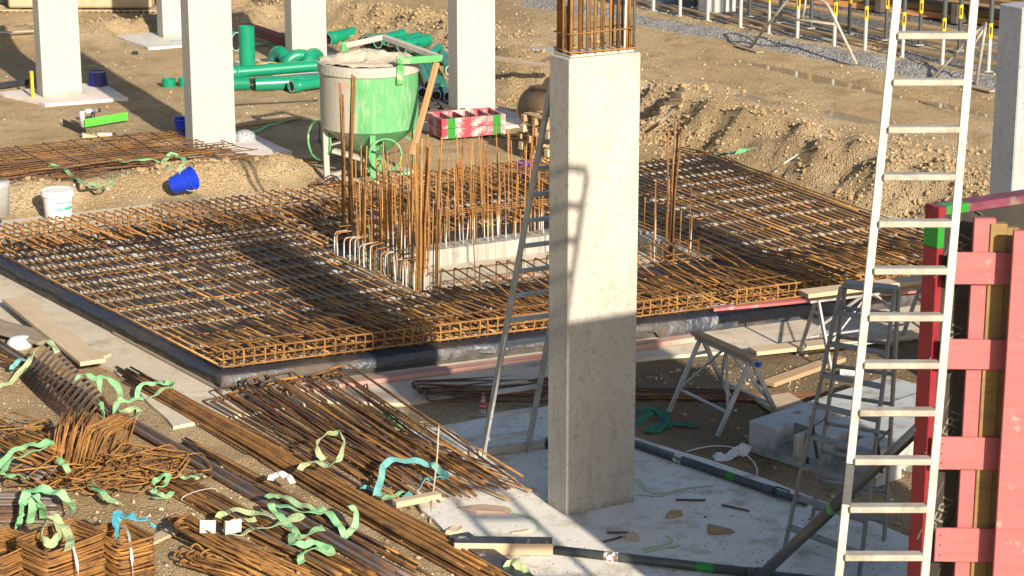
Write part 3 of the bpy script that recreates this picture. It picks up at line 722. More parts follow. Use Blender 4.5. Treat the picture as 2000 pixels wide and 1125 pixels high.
# ================================================================= STARTER BARS ROUND THE PIT
g_ = NT('rust_splashed'); wp = g_.co('World'); o_ = g_.co('Object')
gz = g_.n('NewGeometry'); sx = g_.n('SeparateXYZ'); g_.l(gz.outputs['Position'], sx.inputs[0])
c = g_.mix(g_.ramp(g_.noise(wp, 7), .35, .65), (.33, .145, .036), (.19, .078, .024))
spl = g_.math('ADD', g_.ramp(sx.outputs[2], .75, .2), g_.math('MULTIPLY', g_.noise(wp, 2.4, 5, .7), 1.3))
c = g_.mix(g_.ramp(spl, 1.02, 1.28), c, (.50, .47, .41)); m_splash = g_.fin(c, .75, 0, .3)
cage = thing('starter_cage', 'dense cage of tall rusty starter bars standing round the concrete pit', 'starter bars', W(4, 8, .2))
def vbar(a, b, h, lean=0, r=.0085, m=None, z0=-.15):
    mk('upright_bar', [W(a, b, z0), W(a+lean*.4+R.uniform(-.006, .006), b+R.uniform(-.01, .01), z0+(h-z0)*.5), W(a+lean, b+R.uniform(-.02, .02), h)], r, m or R.choice((m_splash, m_splash, m_rust_or, m_rust)), cage, 0)
for i in range(24):   # near-left wall: hooked and straight
    b = 7.05 + 2.1*i/23 + R.uniform(-.03, .03); a = 2.10 - (b-7)*.05
    vbar(a+.2, b, R.choice((1.25, 1.5, 1.6, .75)) + R.uniform(-.08, .08), R.uniform(-.06, .06))
    if i % 3 != 1:
        zt = .52 + R.uniform(-.03, .04)
        mk('hooked_bar', [W(a-.03, b+.03, -.1), W(a-.03+R.uniform(-.03, .03), b+.03, zt), W(a+.30+R.uniform(-.05, .08), b+.05, zt+R.uniform(-.02, .02))], .0105, R.choice((m_splash, m_splash, m_rust)), cage, .06)
for i in range(36):   # far wall, two rows
    a = 2.25 + 3.9*i/35
    vbar(a+R.uniform(-.04, .04), 8.78 + R.uniform(-.03, .03), R.choice((1.35, 1.5, 1.45, .9)) + R.uniform(-.1, .1), R.uniform(-.05, .05))
    if i % 2 == 0 or R.random() < .6: vbar(a+.08+R.uniform(-.04, .04), 9.0 + R.uniform(-.03, .03), R.choice((1.3, 1.45, .7)) + R.uniform(-.1, .1), R.uniform(-.08, .08))
    if i % 3 != 2: mk('hooked_bar', [W(a+.03, 9.08, -.1), W(a+.03, 9.08+R.uniform(-.02, .02), .55+R.uniform(-.02, .03)), W(a+.05, 9.6, .50)], .0105, R.choice((m_rust, m_rust_or, m_splash)), cage, .06)
for i in range(7): vbar(2.35 + 3.6*i/6 + R.uniform(-.1, .1), 6.94 - .067*(3.6*i/6), R.choice((.62, 1.2, .9)) + R.uniform(-.1, .1), R.uniform(-.05, .05))
for i in range(8): vbar(6.12 + R.uniform(-.04, .04), 7.0 + 1.9*i/7, R.choice((1.25, 1.0, .7)) + R.uniform(-.1, .1), R.uniform(-.05, .05))
cage0 = cage; cage = thing('starter_cage', 'rear row of thin tall rusty starter bars on the far side of the pit', 'starter bars', W(4, 9.5, .2))
for i in range(46): vbar(2.75 + 3.45*i/45 + R.uniform(-.06, .06), R.choice((9.25, 9.5, 9.85)) + R.uniform(-.05, .05), R.choice((1.25, 1.45, 1.55, .9)) + R.uniform(-.12, .12), R.uniform(-.07, .07), .0085, R.choice((m_rust_or, m_splash, m_rust_l)))
for i in range(24): vbar(2.18 + R.uniform(-.06, .3), 7.1 + 1.8*i/23, R.choice((1.35, 1.6, 1.7, 1.1)) + R.uniform(-.1, .1), R.uniform(-.07, .07), .009, R.choice((m_rust_or, m_splash, m_rust_l)))
cage = cage0
for i in range(3): mk('tie_bar', [W(2.0+.35*i, 9.05, .62+.02*i), W(6.2, 8.85, .60+.03*i)], .0085, (m_splash, m_rust_or, m_rust)[i], cage, 0)
def cluster(label, a, b, n_, h, r=.0135, m=None):
    t = thing('starter_bar_cluster', label, 'starter bars', W(a, b, .2))
    for k in range(n_):
        an = 2*pi*k/n_+.4; q = .05+.03*(k % 2); x, y = a+cos(an)*q, b+sin(an)*q
        mb = MB(); mb.tube([W(x, y, -.1), W(x+.03, y, h*.5), W(x+.05*cos(an)+.06, y+.05*sin(an), h-.12*(k % 3))], r, 7); mb.build('upright_bar', m or R.choice((m_rust_or, m_splash, m_rust)), t, True)
cluster('tall cluster of thick rusty bars standing in front of the green skip drum', 2.62, 10.15, 4, 2.38, .016)
cluster('tall cluster of thick rusty bars at the near corner of the pit', 2.14, 7.06, 5, 2.16, .015)
cluster('pair of tall rusty bars just right of the near pit corner cluster', 2.30, 7.0, 3, 2.12, .014)
cluster('tall cluster of dark rusty bars at the pit corner right of the big column', 5.98, 7.30, 5, 1.95, .013, m_rust)
# ================================================================= FORMWORK AT THE RIGHT
LE = Vector((2.825, 14.48, 0)); NV = -V3      # left edge of the panel; NV towards the camera
fw = thing('wall_formwork', 'tall red-framed black plywood wall formwork panel with a green band near its top', 'formwork', LE)
FH = 4.19
AX = (LE, U3, NV)
def fb(nm, a0, a1, c0, c1, z0, z1, mat, root=None, bv=.004):
    LE, U3, NV = AX; V3 = -NV
    mb = MB(); c = LE + U3*((a0+a1)/2) + NV*((c0+c1)/2) + Z3*((z0+z1)/2)
    mb.bbox(c, (a1-a0, c1-c0, z1-z0), bv, Matrix((U3, NV, -Z3)).transposed() if False else Matrix((U3, V3, Z3)).transposed()); return mb.build(nm, mat, root or fw)
fb('edge_rail', 0, .055, -.145, 0, 0, FH-.28, m_red); m_gr2 = M('green_enamel', (.02, .23, .03), (.015, .18, .02), 5, .45, dirt=((.15, .16, .10), 5, .56, .75))
fb('edge_rail', 0, .055, -.145, 0, FH-.10, FH, m_red); fb('green_band', -.002, .057, -.147, .002, FH-.28, FH-.10, m_gr2)
m_ply = M('black_plywood', (.022, .019, .017), (.038, .033, .028), 4, .5, 0, .3, .7, .1, 30, 0, dirt=((.07, .06, .05), 3, .58, .8))
fb('plywood', .055, 3.4, -.135, -.012, 0, FH-.06, m_ply); fb('top_rail', .055, 3.4, -.145, 0, FH-.06, FH, M('rail_maroon', (.17, .04, .07), (.11, .025, .045), 4, .6, dirt=((.20, .15, .12), 5, .52, .72)))
fb('green_band', .06, .26, -.10, .001, FH-.058, FH+.003, m_gr2)
fb('steel_strip', .75, 1.5, -.01, .0, FH-.115, FH-.10, m_galv)
def text_mesh(s, size, ext=0.0006):
    cu = bpy.data.curves.new('lettering', 'FONT'); cu.body = s; cu.size = size; cu.extrude = ext; cu.align_x = 'CENTER'; cu.align_y = 'CENTER'
    o = bpy.data.objects.new('lettering', cu); COL.objects.link(o); dg = bpy.context.evaluated_depsgraph_get()
    me = bpy.data.meshes.new_from_object(o.evaluated_get(dg)); bpy.data.objects.remove(o); bpy.data.curves.remove(cu); return me
def text_on(s, size, origin, ex, ey, mat, root, name='lettering'):
    me = text_mesh(s, size); me.materials.append(mat); ex = ex.normalized(); ez = ex.cross(ey).normalized(); ey = ez.cross(ex)
    o = bpy.data.objects.new(name, me); COL.objects.link(o)
    Mx = Matrix((ex, ey, ez)).transposed().to_4x4(); Mx.translation = origin
    if root is not None:
        o.parent = root; Mx = Matrix.LocRotScale(root.location, root.rotation_euler, None).inverted() @ Mx
    o.location = Mx.translation; o.rotation_euler = Mx.to_euler(); return o
m_let = M('lettering_beige', (.24, .21, .16), (.12, .105, .085), 14, .7, 0, .4, .6)
for k in range(6):
    z = .75 + .62*k; a = .17 + .03*(k % 2); ang = radians(62)
    ex = U3*cos(ang) + Z3*sin(ang); ey = -U3*sin(ang) + Z3*cos(ang)
    text_on('PERI', .145, LE + U3*a + Z3*z + NV*(-.0095), ex, ey, m_let, fw)
    mb = MB(); c0 = LE + U3*a + Z3*z + NV*(-.0105)
    for d0 in (-.115, .115): mb.bar(c0 + ey*d0 - ex*.22, c0 + ey*d0 + ex*.22, .002, .012, NV)
    mb.bar(c0 + ex*.30 - ey*.03, c0 + ex*.30 + ey*.03, .002, .06, NV)
    mb.build('printed_frame', m_let, fw)
# timber framing in front of it
tf = thing('timber_frame', 'pink painted timber framing with four short cross boards in front of the black formwork', 'timber frame', LE + NV*.3 + U3*.3)
TUX = Vector((1, -.035, 0)).normalized(); AX = (LE + U3*.05 + NV*.02, TUX, Vector((TUX.y, -TUX.x, 0)))
def axpx(px, c, z):   # distance along the panel at which a picture column meets the layer c in front of it
    lo, hi = -1, 3; LE, U3, NV = AX
    for _ in range(40):
        m_ = (lo+hi)/2; p = LE + U3*m_ + NV*c + Z3*z; d = p - Vector((0, 0, CAMH)); X = 1000 + FPX*d.x/(d.y*cos(TILT)-d.z*sin(TILT))
        if X < px: lo = m_
        else: hi = m_
    return m_
a1, a2 = axpx(1894, .04, 3.6), axpx(1936, .04, 3.6)
fb('batten', a1, a2, .003, .06, 0, 4.13, m_pink, tf); a1, a2 = axpx(1926, .05, 3.6), axpx(1962, .05, 3.6)
fb('beam', a1, a1+.11, .003, .075, 0, 4.10, m_wood_y, tf); fb('beam', a1+.11, a1+.19, .003, .06, 0, 4.07, m_wood_y, tf)
for (y0, y1, x0) in ((494, 556, 1852), (664, 722, 1840), (855, 918, 1829), (1033, 1098, 1826)):
    zc = None
    def zpx(py, a, c):
        lo, hi = 0, 6; LE, U3, NV = AX
        for _ in range(40):
            m_ = (lo+hi)/2; p = LE + U3*a + NV*c + Z3*m_; d = p - Vector((0, 0, CAMH)); Y = 562.5 - FPX*(d.y*sin(TILT)+d.z*cos(TILT))/(d.y*cos(TILT)-d.z*sin(TILT))
            if Y > py: lo = m_
            else: hi = m_
        return m_
    zt, zb_ = zpx(y0, .25, .105), zpx(y1, .25, .105); a0 = axpx(x0, .105, (zt+zb_)/2)
    o = fb('cross_board', a0, a0+.60, .078, .105, zb_, zt, m_pink, tf)
    mb = MB()
    for q in (.2, .5, .8): mb.lathe([(.006, 0), (.005, .002)], 8, AX[0] + AX[1]*(a0+.035) + AX[2]*.1055 + Z3*(zb_+(zt-zb_)*q), Matrix((AX[1], Z3, AX[2])).transposed())
    mb.build('screw_heads', m_black, tf)
a1 = axpx(1972, .27, 3.6); fb('front_board', a1, a1+.235, .225, .27, 0, 4.10, m_pink, tf)
for z in (.6, 1.6, 2.6, 3.6): fb('spacer_block', a1+.06, a1+.16, .107, .224, z, z+.1, m_wood_y, tf)
fb('front_board', a1+.238, a1+.40, .222, .262, 0, 4.08, m_wood_y, tf)
# the ladder leaning against it, nearest the camera
def ladder(label, L0, L1, R0, R1, rung_at, mat, rw, rd, rung_w, rung_h, name='ladder', grp=None):
    t = thing(name, label, 'ladder', (Vector(L0)+Vector(R0))/2)
    cr = (Vector(R0)-Vector(L0)).normalized(); al = (Vector(L1)-Vector(L0)).normalized(); fwd = cr.cross(al).normalized()
    for p, q in ((L0, L1), (R0, R1)):
        mb = MB(); mb.bar(p, q, rw, rd, fwd, .004); mb.build('rail', mat, t)
    for k in rung_at:
        a = Vector(L0).lerp(Vector(L1), k); b = Vector(R0).lerp(Vector(R1), k); d = (b-a).normalized()
        mb = MB(); mb.bar(a + d*rw*.4, b - d*rw*.4, rung_w, rung_h, Z3 if rung_w > .04 else al, .005); mb.build('rung', mat, t)
    return t, fwd
def on_plane(px, py, y0=14.22, k=.24, z0=4.2):
    d = ray(px, py)  # meets y = y0 - k*(z0-z)
    t = (y0 - k*(z0-CAMH))/(d.y - k*d.z); return Vector((0, 0, CAMH)) + d*t
La, Lb, Ra, Rb = on_plane(1752, 0), on_plane(1638, 1125), on_plane(1903, 0), on_plane(1806, 1125)
def ext(p, q, z): return p + (q-p)*((z-p.z)/(q.z-p.z))
L0, L1, R0, R1 = ext(La, Lb, 0), ext(La, Lb, 5.62), ext(Ra, Rb, 0), ext(Ra, Rb, 5.62)
def ky(px, py, A, B):
    best = min(range(0, 2001), key=lambda i: abs(proj_y(A.lerp(B, i/2000)) - py)); return best/2000
def proj_y(p): d = p - Vector((0, 0, CAMH)); return 562.5 - FPX*(d.y*sin(TILT)+d.z*cos(TILT))/(d.y*cos(TILT)-d.z*sin(TILT))
ks = [ky(0, y, L0, L1) for y in (69, 160, 252, 344, 436, 528, 619, 711, 804, 899, 992, 1086)]
st_ = ks[-2]-ks[-1]; ks += [ks[-1]-st_*i for i in range(1, 8) if ks[-1]-st_*i > .02] + [ks[0]+st_*1.0]
nl, nf = ladder('tall whitish aluminium ladder leaning on the red formwork, nearest the camera', L0, L1, R0, R1, ks, m_alu_n, .055, .028, .088, .042)
kt0, kt1 = ky(0, 985, L0, L1), ky(0, 905, L0, L1); mb = MB(); mb.bar(L0.lerp(L1, kt0), L0.lerp(L1, kt1), .062, .036, nf, .004); mb.build('tape_wrap', m_black, nl)

# ladder behind the big column
l0, r0 = G(942, 893, .03), G(1030, 880, .03); l1, r1 = W(.12, .40, 4.35), W(.60, .40, 4.35)
cl, cf = ladder('dull grey aluminium ladder leaning on the back of the big column', l0, l1, r0, r1, [.05+.0615*i for i in range(16)], m_alu, .030, .08, .062, .034)
d_ = (r0-l0).normalized(); mb = MB(); mb.bar(l0-d_*.27+Z3*.05, r0+d_*.20+Z3*.05, .045, .085, Z3, .004); mb.build('stabiliser_bar', m_alu_n, cl)
for p in (l0-d_*.30, r0+d_*.22):
    mb = MB(); mb.bbox(p+Z3*.045, (.07, .10, .10), .012, Matrix.Rotation(YAW, 3, 'Z')); mb.build('end_cap', m_black, cl)

# double step ladder
fl, fr, rl, rr_ = G(1533, 1067, .03), G(1678, 1125, .03), G(1585, 1027, .03), G(1727, 1055, .03)
tl, tr = G(1643, 560, 2.33), G(1747, 572, 2.33); dn = Vector((-(tr-tl).y, (tr-tl).x, 0)).normalized()
sl = thing('step_ladder', 'grey double-sided aluminium step ladder standing open before the concrete blocks', 'step ladder', (fl+fr+rl+rr_)/4)
tl2, tr2 = tl+dn*.14, tr+dn*.14
for p, q in ((fl, tl), (fr, tr), (rl, tl2), (rr_, tr2)):
    mb = MB(); mb.bar(p, q, .026, .07, dn, .004); mb.build('rail', m_alu_w, sl)
for k in range(8):
    f_ = .075 + .118*k; a, b = fl.lerp(tl, f_), fr.lerp(tr, f_); mb = MB(); mb.bar(a, b, .09, .028, Z3, .004); mb.build('step', m_alu_w, sl)
    a, b = rl.lerp(tl2, f_), rr_.lerp(tr2, f_); mb = MB(); mb.bar(a, b, .045, .026, Z3, .004); mb.build('rung', m_alu_w, sl)
mb = MB(); mb.bar(tl+dn*.07+Z3*.01, tr+dn*.07+Z3*.01, .17, .05, Z3, .012); mb.build('top_cap', m_alu_w, sl)
for k in (.46,):
    for p, q in ((fl.lerp(tl, k), rl.lerp(tl2, k)), (fr.lerp(tr, k), rr_.lerp(tr2, k))):
        mb = MB(); mb.bar(p, q+Z3*-.02, .02, .006, Z3); mb.build('spreader', m_propd, sl)
        mb = MB(); mb.bar(p+Z3*.1, p.lerp(q, .5)-Z3*.35, .03, .012, dn); mb.build('strap_bar', m_propd, sl)

# diagonal formwork brace and props lying on the slab
def prop(label, p, q, r0=.038, r1=.031, split=.5, band=None, name='push_pull_prop', mat=m_prop, fit=True):
    p = Vector(p); q = Vector(q); t = thing(name, label, 'prop', p); d = (q-p).normalized(); mid = p.lerp(q, split)
    mb = MB(); mb.tube([p, mid], r0, 14); mb.build('outer_tube', mat, t, True)
    mb = MB(); mb.tube([mid-d*.02, q], r1, 14); mb.build('inner_tube', mat, t, True)
    if fit:
        mb = MB(); mb.tube([mid-d*.10, mid+d*.02], r0*1.16, 14); mb.build('collar', mat, t, True)
        mb = MB(); s_ = frame(d)[1]; mb.tube(fillet([mid-d*.05+s_*r0, mid-d*.05+s_*.12, mid+d*.12+s_*.12, mid+d*.14-s_*.1, mid-d*.02-s_*.09], .03), .008, 6); mb.build('handle', m_propd, t, True)
    for (f_, m_, L) in (band or ()):
        mb = MB(); c_ = p.lerp(q, f_); rr2 = (r0 if f_ < split else r1)+.0012; mb.tube([c_-d*L/2, c_+d*L/2], rr2, 14, False); mb.build('band', m_, t, True)
    return t
m_wlab = M('worn_label', (.62, .60, .56), (.12, .10, .09), 22, .7, 0, .45, .55, 0, dirt=((.5, .12, .10), 14, .62, .68))
prop('grey steel brace rising diagonally to the red formwork edge', G(1478, 1132, .05), LE + V3*.12 + U3*.03 + Z3*2.62, .047, .040, .62, ((.53, m_gr2, .10),), fit=False)
prop('grey steel prop lying along the back edge of the column slab', G(1228, 862, .075), G(1575, 982, .075), .042, .036, .82, ((.30, m_wlab, .10), (.60, m_gr2, .10)))
prop('grey steel prop lying on the slab in front of the big column', G(1083, 1074, .07), G(1660, 1140, .07), .042, .036, .70, ((.20, m_wlab, .13), (.52, m_gr2, .15)))

# concrete blocks with pockets
def block(label, c00, du, dv, lu, lv, h, pockets, lab=False):
    t = thing('concrete_block', label, 'concrete block', c00); du = du.normalized(); dv = dv.normalized()
    # body cut round the pockets: outline polygon with notches along the near-left face
    def pt(x, y): p = c00 + du*x + dv*y; return (p.x, p.y)
    for (nm, poly, z0, z1, m_) in pockets:
        mb = MB(); mb.prism([pt(*q) for q in poly], z0, z1); mb.build(nm, m_, t)
    return t, pt, du, dv
bd = (G(1615, 778, .42)-G(1462, 828, .42)); bd.z = 0; bd.normalize(); bn = Vector((bd.y, -bd.x, 0))
def mkblock(label, c00, L, Wd, h, n0, n1, nd):
    t = thing('concrete_block', label, 'concrete block', c00)
    def pt(x, y): p = c00 + bd*x + bn*y; return (p.x, p.y)
    mb = MB(); mb.prism([pt(0, 0), pt(0, n0), pt(nd, n0), pt(nd, n1), pt(0, n1), pt(0, Wd), pt(L, Wd), pt(L, 0)], .10, h); mb.build('body', m_gblock, t)
    mb = MB(); mb.prism([pt(0.002, n0-.002), pt(.002, n1+.002), pt(nd+.004, n1+.002), pt(nd+.004, n0-.002)], .10, h*.45); mb.build('pocket', m_pocket, t)
    mb = MB(); mb.prism([pt(nd-.004, n0), pt(nd-.004, n1), pt(nd+.004, n1), pt(nd+.004, n0)], h*.44, h-.003); mb.build('pocket', m_pocket, t)
    for (x0, x1) in ((.03, .42), (.62, L)): 
        mb = MB(); mb.prism([pt(x0, .0+.004), pt(x0, Wd-.004), pt(x1, Wd-.004), pt(x1, .004)], .0, .101); mb.build('foot', m_gblock, t)
    mb = MB(); mb.prism([pt(.50, .12), pt(.50, .20), pt(.60, .20), pt(.60, .12)], h-.02, h+.0015); mb.build('lifting_recess', m_pocket, t)
    return t, pt
B1 = G(1462, 884, 0); mkblock('grey precast concrete block with a rough corner pocket, beside the trestle feet', B1, 2.2, .62, .34, .34, .58, .30)
B2 = B1 + bn*.66 + bd*.12; b2, pt2 = mkblock('grey precast concrete block carrying a white sticker, behind the step ladder', B2, 2.3, .85, .38, .30, .52, .26)
mb = MB(); p0 = pt2(1.0, .8545); p1 = pt2(1.22, .8545); mb.add([(*p0, .22), (*p1, .22), (*p1, .38), (*p0, .38)], [(0, 1, 2, 3)]); mb.build('sticker', m_tag, b2)
mb = MB()
for k in range(7): q0 = pt2(1.03+.018*k, .8555); q1 = pt2(1.03+.018*k+.009, .8555); mb.add([(*q0, .235), (*q1, .235), (*q1, .275), (*q0, .275)], [(0, 1, 2, 3)])
for k in range(4): q0 = pt2(1.03, .8555); q1 = pt2(1.15+.01*(k % 2), .8555); z = .30+.017*k; mb.add([(*q0, z), (*q1, z), (*q1, z+.006), (*q0, z+.006)], [(0, 1, 2, 3)])
mb.build('sticker_print', m_black, b2)

# trestles
def trestle(label, e1, e2, sp, h, capm=True):
    e1 = Vector(e1); e2 = Vector(e2); d = (e2-e1).normalized(); s_ = Vector((-d.y, d.x, 0)); t = thing('trestle', label, 'trestle', (e1+e2)/2)
    e1 = Vector((e1.x, e1.y, 0)); e2 = Vector((e2.x, e2.y, 0)); L = (e2-e1).length
    z1 = hgt(e1.x, e1.y); z2 = hgt(e2.x, e2.y); zz = max(z1, z2)
    T1, T2 = e1+Z3*(zz+h-.06), e2+Z3*(zz+h-.06)
    mb = MB(); mb.bar(T1-d*.10, T2+d*.10, .05, .045, Z3, .004); mb.build('top_rail', m_alu, t)
    mb = MB(); mb.bar(T1-d*.13+Z3*.045, T2+d*.06+Z3*.045, .105, .04, Z3, .004); mb.build('top_board', m_wood, t)
    mb = MB(); mb.bbox(T2+d*.125, (.05, .055, .05), .008, Matrix((d, s_, Z3)).transposed()); mb.build('end_cap', m_blue, t)
    feet = []
    for e, T in ((e1, T1), (e2, T2)):
        for sg in (-1, 1):
            f = e + s_*(sg*sp); f.z = hgt(f.x, f.y)
            mb = MB(); mb.bar(f, T+s_*sg*.02, .05, .028, d, .003); mb.build('leg', m_alu, t); feet.append(f)
        mb = MB(); a, b = (e - s_*sp + Z3*zz).lerp(T, .80), (e + s_*sp + Z3*zz).lerp(T, .80); mb.bar(a, b, .03, .025, d); mb.build('cross_tie', m_alu, t)
    m1, m2 = T1.lerp(T2, .47), T1.lerp(T2, .53)
    for sg, (fa, fb_) in ((-1, (feet[0], feet[2])), (1, (feet[1], feet[3]))):
        lo1 = fa.lerp(T1, .32); lo2 = fb_.lerp(T2, .32)
        mb = MB(); mb.bar(lo1, lo2, .035, .02, Z3, .002); mb.build('low_rail', m_alu, t)
        mb = MB(); mb.bar(lo1, m1+s_*sg*.02, .03, .018, d, .002); mb.build('brace', m_wood_g if sg > 2 else m_alu, t)
        mb = MB(); mb.bar(lo2, m2+s_*sg*.02, .03, .018, d, .002); mb.build('brace', m_alu, t)
    return t
trestle('aluminium trestle with a worn timber top and a blue end cap', (G(1325, 812)+G(1408, 770))/2, (G(1425, 868)+G(1500, 808))/2, .40, .80)
ta, tb = W(4.98, 2.78), W(6.35, 2.62)
trestle('aluminium trestle carrying a long plank, half hidden by the step ladder', ta, tb, .36, .80)
p, q = G(1572, 578, .905), G(1800, 550, .905); d_ = (q-p).normalized()
plank('plank', 'sunlit pale plank lying on the far trestle', 'plank', p-d_*.02, q+d_*1.0, .22, .05, m_wood_p)

# boards lying about (picture ends -> ground)
def board(label, p, q, w, h, mat, z=0.0, terrain=True, cat='board', **k):
    A = gg(*p, z) if terrain else G(*p, z); B = gg(*q, z) if terrain else G(*q, z)
    return plank('board', label, cat, A, B, w, h, mat, **k)
board('long dusty pink board along the foot of the base beside the rebar hooks', (530, 772), (1075, 700), .16, .05, m_pink_d, .01, False)
board('reddish board lying along the base just right of the big column', (1236, 681), (1375, 662), .16, .06, m_pink_d, .01, False)
board('bright pink board laid under the front hoops of the rebar mat', (1390, 606), (1830, 566), .13, .035, m_pink, ZB+.03, False)
board('long pale board with a reddish edge under the far trestle', (1470, 690), (1830, 652), .22, .05, m_wood_p, .03, False)
board('plank lying behind the step ladder, pointing towards the trestle', (1500, 757), (1640, 707), .17, .05, m_wood, .02)
board('wide timber panel lying behind the concrete block', (1490, 800), (1560, 790), .45, .04, m_wood_p, .03)
board('long pale plank lying across the concrete strip, one end tipped up', (28, 588), (182, 712), .30, .05, m_wood_p, .10, False)
board('grey weathered plank with pink stains lying left of the long pale plank', (-120, 610), (98, 668), .36, .04, m_wood_g, .06, False)
board('short chunk of plank end near the tied rebar baskets', (165, 700), (200, 708), .30, .05, m_wood_p, .02)
board('thin wooden lath along the foot of the black base', (222, 652), (438, 768), .035, .03, m_wood_g, .01, False)
board('thin batten on the sand beside the long pale plank', (85, 672), (165, 712), .04, .03, m_wood_g, .05)
board('short block of timber on the slab under the teal sling', (770, 990), (862, 972), .10, .06, m_wood_p, .035, False)
board('brown batten lying on the ground between the columns', (462, 250), (590, 234), .10, .04, m_wood, .03)
board('reddish timber beam lying on the rubble beyond the upright pipe', (480, 66), (580, 100), .22, .18, M('beam_red', (.20, .065, .06), (.16, .05, .05), 4, .7), .05)
board('weathered pole lying along the top of the rubble bank', (960, 122), (1090, 140), .10, .08, m_wood_g, .05)
board('pale chip of plank beside the blue sling', (290, 1068), (360, 1035), .14, .03, m_wood_p, .03)
# black edged formwork box lying at the front edge of the slab
t = thing('plywood_box', 'black film-faced plywood box with bare timber edges at the front edge of the slab', 'plywood box', G(1000, 1075, .03))
p, q = G(888, 1078, .035), G(1080, 1080, .035); mb = MB(); d_, a_, b_ = frame(q-p); mb.bar(p+b_*.06, q+b_*.06, .15, .11, Z3, .004); mb.build('box', m_wood_p, t)
m_film = M('black_film', (.022, .022, .026), (.05, .048, .05), 5, .4, 0, .35, .65, .1, 30, 0, dirt=((.42, .38, .32), 6, .58, .66))
mb = MB(); mb.bar(p-d_*.0+b_*.119, q-d_*.004+b_*.119, .15, .008, Z3); mb.build('film_face', m_film, t)
p, q = G(896, 1052, .05), G(1040, 1150, .05); plank('board', 'black film-faced board spattered with mortar under the long rebar bundle', 'board', p, q, .20, .05, m_film)
# wood chips and stubs
def chip(label, px, py, L, Wd, h, rz, mat=None, name='wood_chip', z=.032):
    p = G(px, py, z); mb = MB(); r = random.Random(px); n_ = 7
    pts = [Vector((L*.5*cos(2*pi*k/n_)*r.uniform(.7, 1.15), Wd*.5*sin(2*pi*k/n_)*r.uniform(.7, 1.15), 0)) for k in range(n_)]
    vs = [q + Z3*0 for q in pts] + [q*.8 + Z3*h*r.uniform(.5, 1.2) for q in pts]
    mb.add(vs, [tuple(range(n_))[::-1], tuple(range(n_, 2*n_))] + [(i, (i+1) % n_, n_+(i+1) % n_, n_+i) for i in range(n_)])
    o = mb.build(name, mat or m_wood, None, world=False); o.location = p; o.rotation_euler = (0, 0, rz); tag(o, label, 'wood chip')
chip('splintered brown wood chip on the shaded slab', 1316, 1008, .26, .10, .04, .5)
chip('torn piece of pale wood lying by two rusty stubs', 1232, 1052, .20, .12, .05, -.6, m_wood_p)
chip('pale split wood block beside the black box', 890, 1040, .22, .14, .05, .2, m_wood_p)
chip('flat pale wood splinter on the sunlit slab', 1018, 1040, .24, .06, .02, .3, m_wood_p)
chip('crumpled brown paper sack scrap beneath the rebar ends', 950, 996, .62, .30, .03, -.2, M('paper_brown', (.42, .30, .22), (.34, .24, .17), 4, .9))
chip('orange wood shaving lying above the rebar tips', 822, 880, .24, .08, .03, .2, m_wood_p)
def wedge(label, px, py, rz, L=.24, z=.032, mat=None):
    p = G(px, py, z) if z > .03 else gg(px, py); mb = MB(); mb.add([(-L/2, -.04, 0), (L/2, -.04, 0), (L/2, .04, 0), (-L/2, .04, 0), (-L/2, -.04, .085), (L/2, -.04, .008), (L/2, .04, .008), (-L/2, .04, .085)], [(3, 2, 1, 0), (4, 5, 6, 7), (0, 1, 5, 4), (1, 2, 6, 5), (2, 3, 7, 6), (3, 0, 4, 7)])
    o = mb.build('wooden_wedge', mat or m_wood, None, world=False); o.location = p; o.rotation_euler = (0, 0, rz); tag(o, label, 'wedge')
wedge('brown wooden wedge lying on the shaded slab', 1408, 1040, .25)
for lab, p, q in (('short rusty bar stub on the slab, pointing right', (1185, 1040), (1228, 1040)), ('short rusty bar stub leaning on the torn wood piece', (1178, 1058), (1215, 1048)), ('thin rusty stick on the slab above the brown wood chip', (1320, 976), (1378, 977)), ('thin rusty stick on the slab right of the brown wood chip', (1410, 986), (1463, 998)), ('rusty bar standing against the dusty pink board', (716, 750), (724, 782))):
    mb = MB(); mb.tube([G(*p, .045), G(*q, .045)], .010, 7); tag(mb.build('bar_stub', m_rust_dk, None, True), lab, 'bar stub')

# sawdust, mortar crumbs and mud on the footing slab: nobody could count them
mb = MB(); rc = random.Random(77)
for k in range(1500):
    a, b = rc.uniform(-1.3, 2.2), rc.uniform(-2.6, 2.75)
    if float(fbm(a*1.1+3, b*1.1, 501, 3)) < .02+rc.uniform(-.1, .1): continue
    if -.02 < a < .77 and -.02 < b < .37: continue
    r = rc.uniform(.004, .011) + .012*(rc.random() < .05); p = W(a, b, .031); an = rc.uniform(0, 6.3); n_ = 5
    q = [p + Vector((cos(an+2*pi*i/n_)*r*rc.uniform(.6, 1.4), sin(an+2*pi*i/n_)*r*rc.uniform(.6, 1.4), 0)) for i in range(n_)]; tp_ = p + Z3*r*.8
    mb.add(q + [tp_], [(i, (i+1) % n_, n_) for i in range(n_)])
tag(mb.build('crumbs', M('crumb_mud', (.14, .10, .065), (.30, .22, .14), 9, .95, 0, .4, .6, 0), None), 'scattered mud crumbs and sawdust on the pale footing slab', 'debris', kind='stuff')
